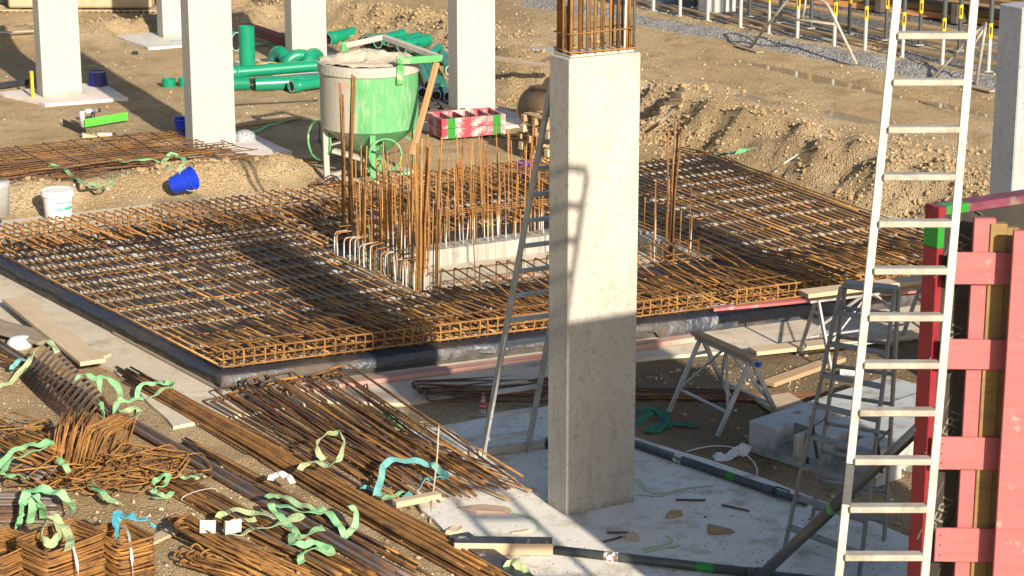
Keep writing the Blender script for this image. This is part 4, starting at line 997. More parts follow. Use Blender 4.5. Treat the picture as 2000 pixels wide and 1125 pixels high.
# ================================================================= CONCRETE SKIP
SKC = W(4.86, 13.95); SKC.z = 0
m_skip = NT('skip_paint'); o_ = m_skip.co('Object'); sx = m_skip.n('SeparateXYZ'); m_skip.l(o_, sx.inputs[0])
c = m_skip.mix(m_skip.ramp(m_skip.noise(o_, 2.5), .35, .65), (.085, .29, .105), (.12, .335, .15))
side = m_skip.math('ADD', m_skip.ramp(sx.outputs[0], .15, -.62), m_skip.math('MULTIPLY', m_skip.math('SUBTRACT', m_skip.noise(m_skip.co('Object', (5, 5, .9)), 1.6, 7, .72), .5), 1.5))
c = m_skip.mix(m_skip.ramp(side, .25, .55), c, (.35, .32, .26))
c = m_skip.mix(m_skip.ramp(m_skip.noise(m_skip.co('Object', (7, 7, 1)), 2.4, 7, .7), .52, .66), c, (.28, .36, .23))
m_skip.bump(m_skip.noise(o_, 30, 5), .3, .01); m_skip = m_skip.fin(c, .7, 0, .3)
m_skr = M('skip_rim', (.42, .39, .33), (.33, .31, .265), 8, .9, 0, .3, .7, .5, 30, 0, dirt=((.12, .42, .18), 3, .60, .70), bd=.02)
sk = thing('concrete_skip', 'big green crusted concrete skip on four legs, filled to its rim with dried concrete', 'concrete skip', SKC)
RD = .755
mb = MB(); mb.lathe([(RD, .86), (RD, 1.80)], 56, SKC); mb.f = mb.f[:-2]; mb.m = mb.m[:-2]; mb.build('drum', m_skip, sk, True)
mb = MB(); mb.lathe([(RD+.002, 1.70), (RD+.03, 1.70), (RD+.03, 1.845), (RD-.02, 1.85), (RD-.03, 1.76)], 56, SKC); mb.f = mb.f[:-2]; mb.m = mb.m[:-2]; o = mb.build('rim', m_skr, sk)
mb = MB(); mb.lathe([(.20, .36), (.22, .40), (RD+.006, .85), (RD+.006, .88)], 40, SKC); mb.build('cone', m_skip, sk, False)
# crusted fill
mb = MB(); n1, n2 = 14, 48
o_v = []
for i in range(n1+1):
    for j in range(n2):
        r = (RD-.01)*i/n1; an = 2*pi*j/n2; x, y = r*cos(an), r*sin(an)
        z = 1.82 + .11*(1-(i/n1)**2) + .22*float(fbm(x*3.4+5, y*3.4, 17, 4)) + .05*float(fbm(x*14, y*14, 19, 2)) + (.06 if i >= n1-2 else 0)*float(fbm(an*3, 1.0, 23, 2)+.4)
        o_v.append(SKC + Vector((x, y, z)))
mb.add(o_v, [(i*n2+j, i*n2+(j+1) % n2, (i+1)*n2+(j+1) % n2, (i+1)*n2+j) for i in range(n1) for j in range(n2)]); mb.build('fill', m_fill, sk, True)
S2 = .56
legs = [SKC + Vector((x, y, 0)) for x, y in ((-S2-.10, -.22), (.08, -.66), (S2+.12, .20), (-.05, .68))]
for i, p in enumerate(legs):
    top = SKC + (p-SKC)*1.02 + Z3*.92; mb = MB(); mb.bar(p+Z3*.0, top, .085, .085, (p-SKC).normalized(), .006); mb.build('leg', m_skip if i != 0 else m_skr, sk)
    mb = MB(); mb.bbox(p+Z3*.012, (.26, .20, .03), .004, Matrix.Rotation(.4+i*pi/2, 3, 'Z')); mb.build('foot_plate', m_skr, sk)
for i in range(4):
    mb = MB(); mb.bar(legs[i]+Z3*.07, legs[(i+1) % 4]+Z3*.07, .07, .06, Z3, .004); mb.build('base_rail', m_skr, sk)
    mb = MB(); mb.bar(legs[i]+Z3*.55, SKC+(legs[(i+1) % 4]-SKC)*.75+Z3*.80, .05, .03, Z3, .003); mb.build('strut', m_skip, sk)
mb = MB(); mb.bbox(SKC+Vector((.0, -.05, .25)), (.40, .42, .22), .02, Matrix.Rotation(.3, 3, 'Z')); mb.build('discharge_gate', m_skip, sk)
mb = MB(); mb.bar(SKC+Vector((-.55, -.3, .50)), SKC+Vector((.1, -.42, .34)), .16, .05, Z3, .004); mb.build('lever', m_skr, sk)
def wheel(c, nrm, r):
    d, a, b = frame(nrm); mb = MB(); mb.tube([c + a*(r*cos(2*pi*k/30)) + b*(r*sin(2*pi*k/30)) for k in range(30)], .018, 8, closed=True); o = mb.build('handwheel', m_green, sk, True)
    for k in range(5):
        mb = MB(); an = 2*pi*k/5+.3; mb.tube([c, c + a*(r*cos(an)) + b*(r*sin(an))], .010, 6); s_ = mb.build('spoke', m_propd, o, True, world=False); s_.data.transform(Matrix.Translation(-SKC))
    mb = MB(); mb.tube([c-d*.03, c-d*.35], .018, 8); s_ = mb.build('axle', m_propd, o, True, world=False); s_.data.transform(Matrix.Translation(-SKC))
wheel(SKC+Vector((.28, -.74, .52)), Vector((.15, -1, .05)), .245); wheel(SKC+Vector((-.78, -.05, .60)), Vector((-.75, -.62, .05)), .30)
# bail folded over to the back right
hp = SKC + Vector((.50, -.60, 1.90)); hq = SKC + Vector((-.40, .66, 1.90))
for p_, nm in ((hp, 'bail_plate'), (hq, 'bail_plate')):
    mb = MB(); dirn = (p_-SKC); dirn.z = 0; dirn.normalize(); sd = Vector((-dirn.y, dirn.x, 0))
    mb.bbox(p_ - Z3*.10 + dirn*.015, (.03, .13, .44), .005, Matrix((dirn, sd, Z3)).transposed()); mb.build(nm, m_green, sk)
ed = Vector((.87, .30, .06)).normalized()
c1_, c2_ = hp + ed*.66, hq + ed*.62 + Z3*.12
mb = MB(); mb.bar(hp+Vector((.0, -.03, .04)), c1_, .06, .105, Z3, .006); mb.build('bail_arm', m_green, sk)
mb = MB(); mb.bar(hq+Z3*.06, c2_, .05, .09, Z3, .015); mb.build('bail_arm', m_skr, sk)
mb = MB(); mb.bar(c1_+Z3*.0, c2_+Z3*.0, .07, .095, Z3, .015); mb.build('bail_crossbar', m_skr, sk)
mb = MB(); mb.lathe([(.035, 0), (.035, .07)], 14, hp+Vector((0, -.08, .04)), Matrix.Rotation(pi/2, 3, 'X')); mb.build('pivot_bolt', m_green, sk, True)
m_stn = M('stencil_red', (.45, .14, .10), (.50, .32, .25), 14, .8)
for k, ch in enumerate('11-815'):
    an = radians(232 + k*4.6); e = Vector((cos(an), sin(an), 0)); ex = Vector((-sin(an), cos(an), 0))
    text_on(ch, .17, SKC + e*(RD+.003) + Z3*1.56, ex, Z3, m_stn, sk, 'stencil_mark')
plank('board', 'orange board leaning up under the bail of the green skip', 'board', SKC+Vector((.70, -.88, .55)), c1_+Vector((-.05, -.04, -.07)), .085, .05, m_wood_o)

# ================================================================= BUCKETS, BOTTLE, CANS
def bucket(label, p, h, r0, r1, mat, tilt=None, handle=True, lid=False, name='bucket', open_=True, seg=32):
    t = thing(name, label, 'bucket', p, rot=tilt or (0, 0, 0))
    mb = MB()
    if open_: mb.lathe([(r0-.006, .006), (r0, 0), (r1, h-.02), (r1+.012, h-.02), (r1+.012, h), (r1-.004, h), (r0-.008, .02), (.001, .016)], seg)
    else: mb.lathe([(r0-.008, 0), (r0, .01), (r1, h)], seg)
    auto_smooth(mb.build('body', mat, t, world=False), 50)
    if handle:
        mb = MB(); mb.tube([(cos(a)*(r1+.012), -.02+.10*sin(a)*-1, h-.05-.12*sin(a)) for a in [pi*k/14 for k in range(15)]], .004, 6); mb.build('handle', m_galv, t, world=False)
    return t
wp_ = gg(115, 432); wp_.z = max(wp_.z, .0)
wb = bucket('white lidded pail with green bands standing behind the rebar mat', wp_, .40, .19, .215, m_white, None, False, open_=False, name='pail')
mb = MB(); mb.lathe([(.219, .352), (.236, .356), (.236, .368), (.232, .425), (.218, .432), (.205, .418), (.001, .416)], 40); auto_smooth(mb.build('lid', m_white, wb, world=False), 40)
def band(z0, z1, a0, a1, mat, root, rad, n_=14):
    mb = MB(); vs = []
    for k in range(n_+1):
        an = a0 + (a1-a0)*k/n_
        for z in (z0, z1): vs.append((rad(z)*cos(an), rad(z)*sin(an), z))
    mb.add(vs, [(2*k, 2*k+2, 2*k+3, 2*k+1) for k in range(n_)]); mb.build('label_band', mat, root, True, world=False)
rd_ = lambda z: .19 + .025*z/.40 + .0015
m_lg = M('label_green', (.01, .38, .20), (.01, .34, .18), 5, .4)
band(.262, .276, radians(-85), radians(-8), m_lg, wb, rd_); band(.165, .205, radians(-85), radians(-8), m_lg, wb, rd_)
for k, ch in enumerate('PCI786'):
    an = radians(-81+k*5.4); e = Vector((cos(an), sin(an), 0)); text_on(ch, .036, wp_ + e*(rd_(.185)+.002) + Z3*.187, Vector((-sin(an), cos(an), 0)), Z3, m_tag, wb, 'lettering')
band(.235, .25, radians(-15), radians(-10), m_red, wb, lambda z: rd_(z)+.001)
bucket('royal blue bucket tipped on its side on the concrete strip behind the mat', gg(340, 384)+Z3*.17, .34, .135, .17, m_blue, (radians(5), radians(66), radians(-8)))
bucket('navy blue tub standing upside down beside the leftmost column', gg(192, 172)+Z3*.32, .32, .165, .19, m_navy, (pi, 0, 0), False)
bucket('blue bucket half hidden behind the left edge of a pale column', gg(361, 272), .36, .14, .18, m_blue)
bucket('blue bucket standing by the pallets beyond the rebar mat', gg(1032, 362), .36, .14, .18, m_blue)
# bottle
bp = G(944, 811, .03); bt = thing('bottle', 'clear plastic drink bottle with a red cap and red label beside the ladder foot', 'bottle', bp)
g = NT('clear_plastic'); g.b.inputs['Transmission Weight'].default_value = .85; g.b.inputs['IOR'].default_value = 1.2; m_clear = g.fin((.9, .9, .9), .08, 0, .5)
mb = MB(); mb.lathe([(.026, 0), (.031, .01), (.031, .06), (.029, .08), (.031, .10), (.031, .145), (.013, .212), (.012, .222)], 22); mb.build('body', m_clear, bt, True, world=False)
m_lr = M('label_red', (.50, .008, .015), (.45, .006, .012), 5, .4); mb = MB(); mb.lathe([(.0318, .078), (.0318, .142)], 22); mb.f = mb.f[:-2]; mb.m = mb.m[:-2]; mb.build('label', m_lr, bt, True, world=False)
mb = MB(); mb.lathe([(.0135, .214), (.0145, .222), (.0145, .240), (.012, .243)], 16); mb.build('cap', m_lr, bt, True, world=False)
mb = MB(); mb.tube([(.033*cos(a), .033*sin(a), .11+.012*sin(a*9)) for a in [radians(-150+8*k) for k in range(16)]], .0028, 5); mb.build('label_squiggle', m_tag, bt, True, world=False)
def can(label, p, rz, body, cap, ends=m_galv, L=.19, r=.033, band=None, tilt=0):
    t = thing('spray_can', label, 'spray can', p, rot=(0, pi/2-tilt, rz)); mb = MB(); mb.lathe([(r*.9, 0), (r, .006), (r, L*.78), (r*.8, L*.84), (r*.5, L*.86)], 18); auto_smooth(mb.build('can', body, t, world=False))
    mb = MB(); mb.lathe([(r*.78, L*.84), (r*.78, L), (r*.6, L*1.02)], 18); auto_smooth(mb.build('cap', cap, t, world=False))
    if band: 
        mb = MB(); mb.lathe([(r+.001, L*.15), (r+.001, L*.45)], 18); mb.f = mb.f[:-2]; mb.m = mb.m[:-2]; mb.build('label', band, t, True, world=False)
m_pk = M('cap_pink', (.75, .05, .30), (.7, .04, .28), 5, .4); m_cang = M('can_green', (.03, .35, .05), (.02, .3, .04), 5, .4)
can('blue spray can with a pink cap lying by the farthest column', gg(333, 86)+Z3*.035, .1, M('can_blue', (.05, .25, .55), (.25, .30, .2), 20, .4), m_pk, L=.26, r=.04)
can('white and green spray can lying behind the step ladder', gg(1640, 733)+Z3*.035, -.1, m_tag, m_cang, L=.26, r=.04, band=M('can_print', (.25, .08, .12), (.7, .68, .66), 25, .5))
can('striped spray can lying below the green clamp', gg(190, 268)+Z3*.035, .15, M('can_stripe', (.65, .6, .6), (.12, .1, .12), 16, .4), m_black, L=.30, r=.04, band=M('can_orange', (.7, .3, .1), (.75, .6, .5), 20, .5))
can('dark spray can with a white band resting on the green clamp', gg(163, 243)+Z3*.22, .55, M('can_dark', (.08, .07, .10), (.3, .25, .25), 14, .4), m_black, L=.32, r=.04, band=m_tag)
# green formwork clamp
t = thing('formwork_clamp', 'bright green and black hinged formwork clamp lying open on the soil', 'clamp', gg(175, 255))
m_gb = M('clamp_green', (.08, .44, .04), (.08, .50, .04), 4, .45)
p, q = gg(166, 252, .10), gg(250, 240, .12); mb = MB(); mb.bar(p, q, .02, .14, Z3, .004); mb.build('arm', m_gb, t)
p, q = gg(168, 266, .07), gg(124, 248, .08); mb = MB(); mb.bar(p, q, .02, .12, Z3, .004); mb.build('arm', m_black, t)
mb = MB(); mb.tube([gg(163, 250, .0), gg(161, 250, .30)], .05, 12); mb.build('hinge', m_alu, t, True)
mb = MB(); mb.tube([gg(180, 246, .0), gg(183, 246, .24)], .035, 10); mb.build('bolt', m_black, t, True)
wedge('pale wooden block lying against the black clamp arm', 178, 268, .3, .30, .0, m_wood_p)
tag(plank('level', 'dark spirit level lying at the left edge by the leftmost column', 'level', gg(-30, 180, .03), gg(66, 166, .03), .10, .10, m_black), None)
mb = MB(); mb.bar(W(2.45, 23.1, .0), W(2.45, 23.1, .5), .08, .05, U3, .004); tag(mb.build('yellow_post', m_yel, None), 'yellow piece standing behind the left edge of the leftmost column', 'post')
mb = MB(); mb.bbox(gg(264, 106, .03), (.12, .08, .07), .01); tag(mb.build('black_lump', m_black, None), 'small black rubber lump on the soil left of the farthest pad', 'rubber lump')
# stone filled bag
p = gg(478, 280, .10); mb = MB(); mb.lathe([(.02, -.11), (.15, -.10), (.20, -.02), (.17, .07), (.08, .12), (.01, .13)], 20, p); o = mb.build('gravel_bag', M('bag_speckled', (.42, .43, .46), (.20, .19, .18), 30, .6, 0, .42, .58, .5, 40), None, True); tag(o, 'speckled clear bag of stones leaning at the foot of a column', 'bag')

# ================================================================= GREEN PIPES
def pipe(label, p, q, r, name='pipe', sock=True, grp='green drainage pipes piled behind the skip', mat=None):
    p = Vector(p); q = Vector(q); d = (q-p).normalized(); L = (q-p).length; t = thing(name, label, 'pipe', p, 0, grp)
    R_ = Matrix((frame(d)[1], frame(d)[2], d)).transposed()
    mb = MB(); prof = [(r-.008, 0), (r, 0), (r, L*.0+.001), (r, L), (r-.008, L), (r-.008, 0)]
    mb.lathe(prof, 24, p, R_); mb.f = mb.f[:-2]; mb.m = mb.m[:-2]; auto_smooth(mb.build('tube', mat or m_gpipe, t), 40)
    if sock:
        mb = MB(); mb.lathe([(r+.001, 0), (r+.014, .01), (r+.014, .12), (r+.022, .13), (r+.022, .16), (r+.001, .18)], 24, p-d*.01, R_); mb.f = mb.f[:-2]; mb.m = mb.m[:-2]; auto_smooth(mb.build('socket', mat or m_gpipe, t), 40)
    mb = MB(); mb.lathe([(r-.010, 0), (r-.010, .02)], 24, p+d*.02, R_); mb.build('mouth', m_black, t)
    mb = MB(); mb.lathe([(r-.009, 0), (r+.002, 0)], 24, p-d*(.0115 if sock else .002), R_); mb.f = mb.f[:-2]; mb.m = mb.m[:-2]; mb.build('end_ring', m_tag, t)
    return t
def rp(px, py, r, lift=0): return gg(px, py+0, 0) + Z3*(r+lift)
pipe('lowest green pipe with its white ended mouth facing left, before the skip drum', rp(498, 178, .13), rp(700, 168, .13), .13, sock=False)
pipe('long glossy green pipe resting on top of the lower pipes', rp(452, 176, .11, .22), rp(690, 160, .11, .26), .11)
pipe('green pipe stub poking out behind the pale column', rp(420, 178, .13), rp(488, 176, .13), .13)
pipe('short green pipe angled in front, its mouth facing the camera', rp(570, 184, .105, .04), rp(690, 166, .105, .04), .105)
p = gg(484, 146); pipe('green pipe standing upright among the lying pipes', p, p+Z3*.95, .155, sock=False)
for i, (p, q, lab) in enumerate((((330, 170), (318, 168), 'short green pipe socket lying at the left of the pale column'), ((362, 168), (350, 166), 'second green pipe socket touching the pale column edge'))):
    c_ = gg(*p); pipe(lab, c_, c_+Z3*.16, .13, sock=False)
for lab, px, py, rz in (('green pipe elbow in front of the pale column behind the pipes', 585, 140, .4), ('bulging green pipe elbow touching the skip rim', 612, 138, 1.2), ('green pipe elbow in the shade beside the yellow rolls', 548, 134, 2.2)):
    p = gg(px, py, .13); mb = MB(); mb.tube([p + Vector((cos(rz)*.26*cos(a), sin(rz)*.26*cos(a), .20*sin(a))) for a in [pi*k/8 for k in range(9)]], .125, 18); tag(mb.build('pipe_elbow', m_gpipe, None, True), lab, 'pipe elbow')
for lab, px, py in (('yellow mesh roll with a white wrap lying by the upright pipe', 520, 146), ('orange-yellow mesh roll against the far column', 545, 148)):
    p = gg(px, py, .13); t = thing('mesh_roll', lab, 'roll', p); mb = MB(); mb.tube([p+Vector((-.20, .02, 0)), p+Vector((.20, -.08, 0))], .13, 18); mb.build('roll', M('roll_yellow', (.62, .34, .03), (.5, .42, .08), 9, .6), t, True)
    mb = MB(); mb.tube([p+Vector((.02, -.03, 0)), p+Vector((.10, -.05, 0))], .133, 18); mb.build('wrap', m_tag, t, True)
Rp = random.Random(8)
PL = ['nearest green pipe of the heap behind the orange board', 'green pipe of the heap lying steeply behind the skip bail', 'green pipe with an open round mouth low in the heap by the column', 'green pipe with an open round mouth beside the column foot', 'short green pipe crossing the top of the heap', 'thick green pipe at the back of the heap beside the column', 'green pipe at the left bottom of the heap under the bail', 'green pipe crossing behind the orange board']
for lab, (p, l1), (q, l2) in zip(PL, [((862, 186), 0), ((838, 176), 0), ((852, 196), .0), ((876, 198), .0), ((880, 172), .25), ((884, 158), .3), ((825, 190), 0), ((840, 150), .3)], [((818, 128), .28), ((812, 118), .2), ((836, 150), .0), ((850, 150), .05), ((866, 148), .3), ((860, 140), .3), ((800, 178), 0), ((858, 132), .3)]):
    pipe(lab, rp(*p, .09, l1), rp(*q, .09, l2), .09, sock=Rp.random() < .5)
for lab, (px, py) in zip(('green pipe end on the rubble behind the left of the bail', 'green pipe end on the rubble beneath the bail bar', 'green pipe end on the rubble right of the bail middle', 'green pipe cap on the rubble near the bail corner', 'flat green pipe piece on the rubble above the skip rim'), ((715, 92), (738, 91), (767, 97), (785, 101), (640, 86))):
    p = gg(px, py, .10); pipe(lab, p, p+Vector((.5, .55, .05)), .13)
p = gg(462, 100, .2); pipe('dark green pipe end peeping out behind the second column', p, p+Vector((-.8, .4, 0)), .19)

# ================================================================= RED FORMWORK BOXES, PALLETS, BUCKET ATTACHMENT
m_rw = M('red_whitewashed', (.36, .035, .05), (.42, .12, .13), 5, .7, 0, .35, .65, .2, 40, 0, dirt=((.46, .36, .34), 5, .46, .60))
def waffle(label, c, z0, L=1.16, Wd=.66, h=.165):
    t = thing('formwork_tray', label, 'formwork panel', c + Z3*z0, YAW-.12)
    for (x, y, sx_, sy) in ((0, -Wd/2, L, .05), (0, Wd/2, L, .05), (-L/2+.026, 0, .05, Wd-.052), (L/2-.026, 0, .05, Wd-.052)):
        mb = MB(); mb.bbox((x, y, h/2), (sx_, sy, h), .006); mb.build('frame', m_rw, t, world=False)
    for k in range(1, 5):
        mb = MB(); mb.bbox((-L/2+L*k/5, 0, h/2-.004), (.03, Wd-.054, h-.012), .004); mb.build('rib', m_rw, t, world=False)
    mb = MB(); mb.bbox((0, 0, .010), (L-.06, Wd-.06, .014), .002); mb.build('plywood', m_film, t, world=False)
    for x in (-L/2+.18, L/2-.16): mb = MB(); mb.bbox((x, -Wd/2-.002, h/2), (.14, .052, h+.003), .004); mb.build('green_band', m_gr2, t, world=False)
pc = W(7.75, 16.15); pc.z = hgt(pc.x, pc.y)+.03
waffle('lower of two stacked red formwork panels caked with white', pc, .0); waffle('upper of two stacked red formwork panels, its open ribs showing', pc, .172)
def pallet(name, c, rz, label, mat, grp=None):
    t = thing('pallet', label, 'pallet', c, rz, grp)
    for k in range(5): mb = MB(); mb.bbox((-.48+.24*k, 0, .127), (.14, .80, .022), .003); mb.build('deck_board', mat, t, world=False)
    for y in (-.35, 0, .35):
        mb = MB(); mb.bbox((0, y, .105), (1.2, .10, .02), .003); mb.build('stringer', mat, t, world=False)
        for x in (-.53, 0, .53): mb = MB(); mb.bbox((x, y, .056), (.14, .10, .076), .004); mb.build('block', mat, t, world=False)
        mb = MB(); mb.bbox((0, y, .008), (1.2, .10, .018), .003); mb.build('bottom_board', mat, t, world=False)
    return t
pb = W(8.25, 13.75); pb.z = hgt(pb.x, pb.y)
pls = ['topmost weathered pallet of the stack behind the ladder rail', 'second pallet from the top of the stack behind the ladder rail', 'middle pallet of the stack behind the ladder rail', 'second pallet from the bottom of the stack behind the ladder rail', 'lowest pallet of the stack behind the ladder rail']
for k in range(5): pallet('pallet', pb + Z3*(.145*(4-k)) + Vector((Rp.uniform(-.05, .05), Rp.uniform(-.05, .05), 0)), YAW + Rp.uniform(-.12, .12), pls[k], m_wood_p if k % 2 else m_wood, 'pallets stacked beyond the mat')
m_dkw = M('timber_dark', (.09, .075, .06), (.06, .05, .04), 4, .85)
pd = gg(842, 236); pd.z = hgt(pd.x, pd.y)
for k in range(2): pallet('pallet', pd + Z3*.145*k, YAW-.35, ('dark pallet lying on the ground behind the skip', 'dark pallet lying on top of another behind the skip')[k], m_dkw)
# excavator bucket
eb = gg(1060, 250); t = thing('excavator_bucket', 'rusty brown excavator bucket standing on the pad behind the ladder', 'excavator bucket', eb)
ax = Vector((.62, -.78, 0)); nx_ = Vector((ax.y, -ax.x, 0)); prof = [(.33*cos(radians(a)), .33*sin(radians(a))) for a in range(80, 301, 12)]
mb = MB()
for (r_in, nmx) in ((1.0, 0), (.93, 1)): pass
vs = []
for x in (-.30, .45):
    for (py, pz) in prof: vs.append(eb + ax*x + nx_*(py*-1) + Z3*(pz+.34))
    for (py, pz) in prof: vs.append(eb + ax*x + nx_*(py*-.92) + Z3*(pz*.92+.34))
n_ = len(prof); fs = []
for k in range(n_-1): fs += [(k, k+1, 2*n_+k+1, 2*n_+k), (n_+k+1, n_+k, 3*n_+k, 3*n_+k+1), (k+1, k, n_+k, n_+k+1), (2*n_+k, 2*n_+k+1, 3*n_+k+1, 3*n_+k)]
fs += [(0, 2*n_, 3*n_, n_), (n_-1, 2*n_-1, 4*n_-1, 3*n_-1)]
mb.add(vs, fs); mb.build('shell', m_brown, t, True)
for x in (-.31, .46):
    mb = MB(); ring = [eb + ax*x + nx_*(-py) + Z3*(pz+.34) for py, pz in prof]; ring2 = [p_ + ax*.03 for p_ in ring]; m_ = len(ring)
    mb.add(ring+ring2, [tuple(range(m_))[::-1], tuple(range(m_, 2*m_))] + [(k, (k+1) % m_, m_+(k+1) % m_, m_+k) for k in range(m_)]); mb.build('side_plate', M('plate_ochre', (.42, .22, .06), (.24, .14, .06), 4, .6), t)
for x in (-.05, .22): mb = MB(); mb.bar(eb+ax*x+Z3*.60, eb+ax*x+nx_*-.22+Z3*.84, .05, .18, ax, .01); mb.build('lug', m_brown, t)
mb = MB(); mb.bar(eb+ax*-.28+nx_*-.02+Z3*.68, eb+ax*.46+nx_*-.02+Z3*.70, .22, .06, Z3, .01); mb.build('top_beam', m_brown, t)

# ================================================================= SHORING ON THE RIGHT BACK
def sz(p): p = Vector(p); p.z = hgt(p.x, p.y); return p
q0, q1 = G(1236, 26, .60), G(1950, 156, .60); ld = (q1-q0); ld.z = 0; ln_ = ld.length; ld.normalize(); lp = Vector((-ld.y, ld.x, 0))
if lp.y < 0: lp = -lp
base_z = .60
def gstrip():
    mb = MB(); n1 = 150; r_ = random.Random(4)
    def q(i, j):
        p = q0 + ld*(-3+(ln_+6)*i/n1) + lp*(-.80+.085*j + .10*float(fbm(i*.35, j*.6, 401, 3))*(1 if j < 3 else .2)); e = sin(pi*min(1, j/8))
        return (p.x, p.y, max(hgt(p.x, p.y), .45) - .02 + e*(.10+.10*float(fbm(p.x*3, p.y*3, 403, 3))) + .05*float(fbm(p.x*14, p.y*14, 405, 2)))
    mb.grid(None, n1, 8, q)
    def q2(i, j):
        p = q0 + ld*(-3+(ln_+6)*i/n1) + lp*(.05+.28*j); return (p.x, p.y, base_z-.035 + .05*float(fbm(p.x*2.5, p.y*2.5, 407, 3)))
    g = NT('grey_gravel'); wp = g.co('World'); v = g.n('TexVoronoi'); v.inputs['Scale'].default_value = 26; g.l(wp, v.inputs['Vector']); sp = g.n('SeparateColor'); g.l(v.outputs['Color'], sp.inputs[0])
    c = g.mix(g.ramp(sp.outputs[0], .1, .9), (.17, .165, .158), (.32, .305, .285)); g.bump(v.outputs['Distance'], .9, .03)
    tag(mb.build('gravel_strip', g.fin(c, .95, 0, .2), None, True), 'strip of grey crushed gravel heaped along the sole planks', 'gravel', kind='stuff')
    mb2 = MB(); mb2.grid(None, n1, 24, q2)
    g = NT('shade_dark_gravel'); wp = g.co('World'); v = g.n('TexVoronoi'); v.inputs['Scale'].default_value = 24; g.l(wp, v.inputs['Vector']); sp = g.n('SeparateColor'); g.l(v.outputs['Color'], sp.inputs[0])  # grey gravel, darkened further to carry the shade among the props
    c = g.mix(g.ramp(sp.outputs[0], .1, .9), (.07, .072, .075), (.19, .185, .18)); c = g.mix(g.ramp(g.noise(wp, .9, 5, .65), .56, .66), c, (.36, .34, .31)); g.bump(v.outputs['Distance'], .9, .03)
    tag(mb2.build('gravel_bed', g.fin(c, .95, 0, .2), None, True), 'dark crushed gravel with painted shade under the shoring props', 'gravel', kind='stuff')
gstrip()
rows = ((0, .34, m_wood), (1.25, .30, m_wood_g), (2.35, .30, m_wood_g), (3.6, .30, m_wood))
rl_ = ['front', 'second', 'third', 'rearmost']
for ri, (off, wd, m_) in enumerate(rows):
    x = -2.5; k = 0
    m_ = m_wood if ri in (0, 3) else M('timber_sole', (.30, .20, .11), (.22, .15, .08), 2.5, .85, 0, .3, .7, .2, 12, .3, st=(.5, 9, 9))
    while x < ln_+3:
        L = 4.2; a = q0 + ld*x + lp*off; b = q0 + ld*min(x+L-.04, ln_+3.2) + lp*off; a.z = b.z = base_z-.06+.02*(k % 2)*0
        plank('sole_plank', '%s sole plank in the %s row under the shoring props' % (('left', 'middle', 'right', 'far right', 'end')[k], rl_[ri]), 'plank', a, b, wd, .075, m_, 'sole planks under the shoring props'); x += L; k += 1
def shore(label, p, shade_tone=0):
    t = thing('shoring_prop', label, 'shoring prop', p, 0, 'steel shoring props on the sole planks')
    for (nm, r, z0, z1, m_) in (('lower_tube', .038, .01, .62, m_galv if shade_tone == 0 else m_prop), ('sticker', .0395, .62, .90, m_yel), ('upper_tube', .046, .88, 3.2, m_prop if shade_tone else (m_galv if Rp.random() < .3 else m_prop))):
        mb = MB(); mb.lathe([(r, z0), (r, z1)], 14); auto_smooth(mb.build(nm, m_, t, world=False))
    mb = MB(); mb.bbox((0, 0, .008), (.16, .16, .014), .002); mb.build('base_plate', m_galv, t, world=False)
    mb = MB(); mb.bbox((.0, -.0405, .75), (.03, .004, .14), .001); mb.build('sticker_print', m_black, t, world=False)
fx = [1276, 1328, 1382, 1446, 1502, 1557, 1629, 1689, 1762, 1840, 1930]; fy = [22, 33, 41, 54, 65, 79, 93, 102, 115, 128, 140]
fn = ['first front prop right of the big column starter bars', 'front prop just left of the far concrete pier', 'front prop standing before the far concrete pier', 'front prop just right of the far concrete pier', 'front prop behind the sloping leg of the left barrier', 'front prop under the middle of the left barrier', 'front prop just right of the left barrier', 'front prop left of the whitish ladder', 'front prop seen between the whitish ladder rails, left one', 'front prop seen between the whitish ladder rails, right one', 'front prop beside the bluish right column']
for x, y, lab in zip(fx, fy, fn): shore(lab, G(x, y, base_z+.02), 0)
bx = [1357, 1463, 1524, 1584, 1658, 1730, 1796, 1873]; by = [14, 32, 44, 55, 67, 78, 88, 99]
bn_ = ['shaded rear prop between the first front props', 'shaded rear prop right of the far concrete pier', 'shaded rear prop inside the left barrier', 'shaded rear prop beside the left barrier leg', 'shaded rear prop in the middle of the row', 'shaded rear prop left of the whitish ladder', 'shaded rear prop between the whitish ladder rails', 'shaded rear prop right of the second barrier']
for x, y, lab in zip(bx, by, bn_): shore(lab, G(x, y, base_z+.02), 1)  # rear row: shade put into darker tube colours
column('concrete_pier', 0, 0, 'far concrete pier standing among the shoring props', 3.6, m_gblock).location = G(1408, 46, base_z) if False else (G(1385, 40, .5) + Vector((.0, .5, -.5)))
def barrier(label, fa, ta_, tb_, fb_, bar_z):
    t = thing('barrier_frame', label, 'barrier', fa); mb = MB(); mb.tube(fillet([fa, ta_, tb_, fb_], .18, 5), .028, 10); mb.build('frame', m_alu_n, t, True)
    a = fa.lerp(ta_, .62); b = fb_.lerp(tb_, .62); mb = MB(); mb.tube([a, b], .024, 8); mb.build('crossbar', m_alu_n, t, True)
    mb = MB(); mb.tube([a.lerp(b, .45), ta_.lerp(tb_, .45)], .020, 8); mb.build('upright', m_alu_n, t, True)
fa = G(1464, 95, .60); barrier('white tubular barrier frame straddling the front sole plank', fa, fa+ld*.95+lp*.1+Z3*1.1, fa+ld*1.75+lp*.25+Z3*1.1, fa+ld*2.5+lp*.35, .6)
fa = G(1822, 152, .60); barrier('white tubular barrier frame near the bluish right column', fa, fa+ld*.55+lp*.7+Z3*1.0, fa+ld*1.05+lp*.1+Z3*.98, G(1906, 168, .58), .6)
p = G(1440, 90, .58); plank('board', 'small board on the road under the left barrier foot', 'board', p, G(1484, 104, .58), .16, .03, m_wood_g)
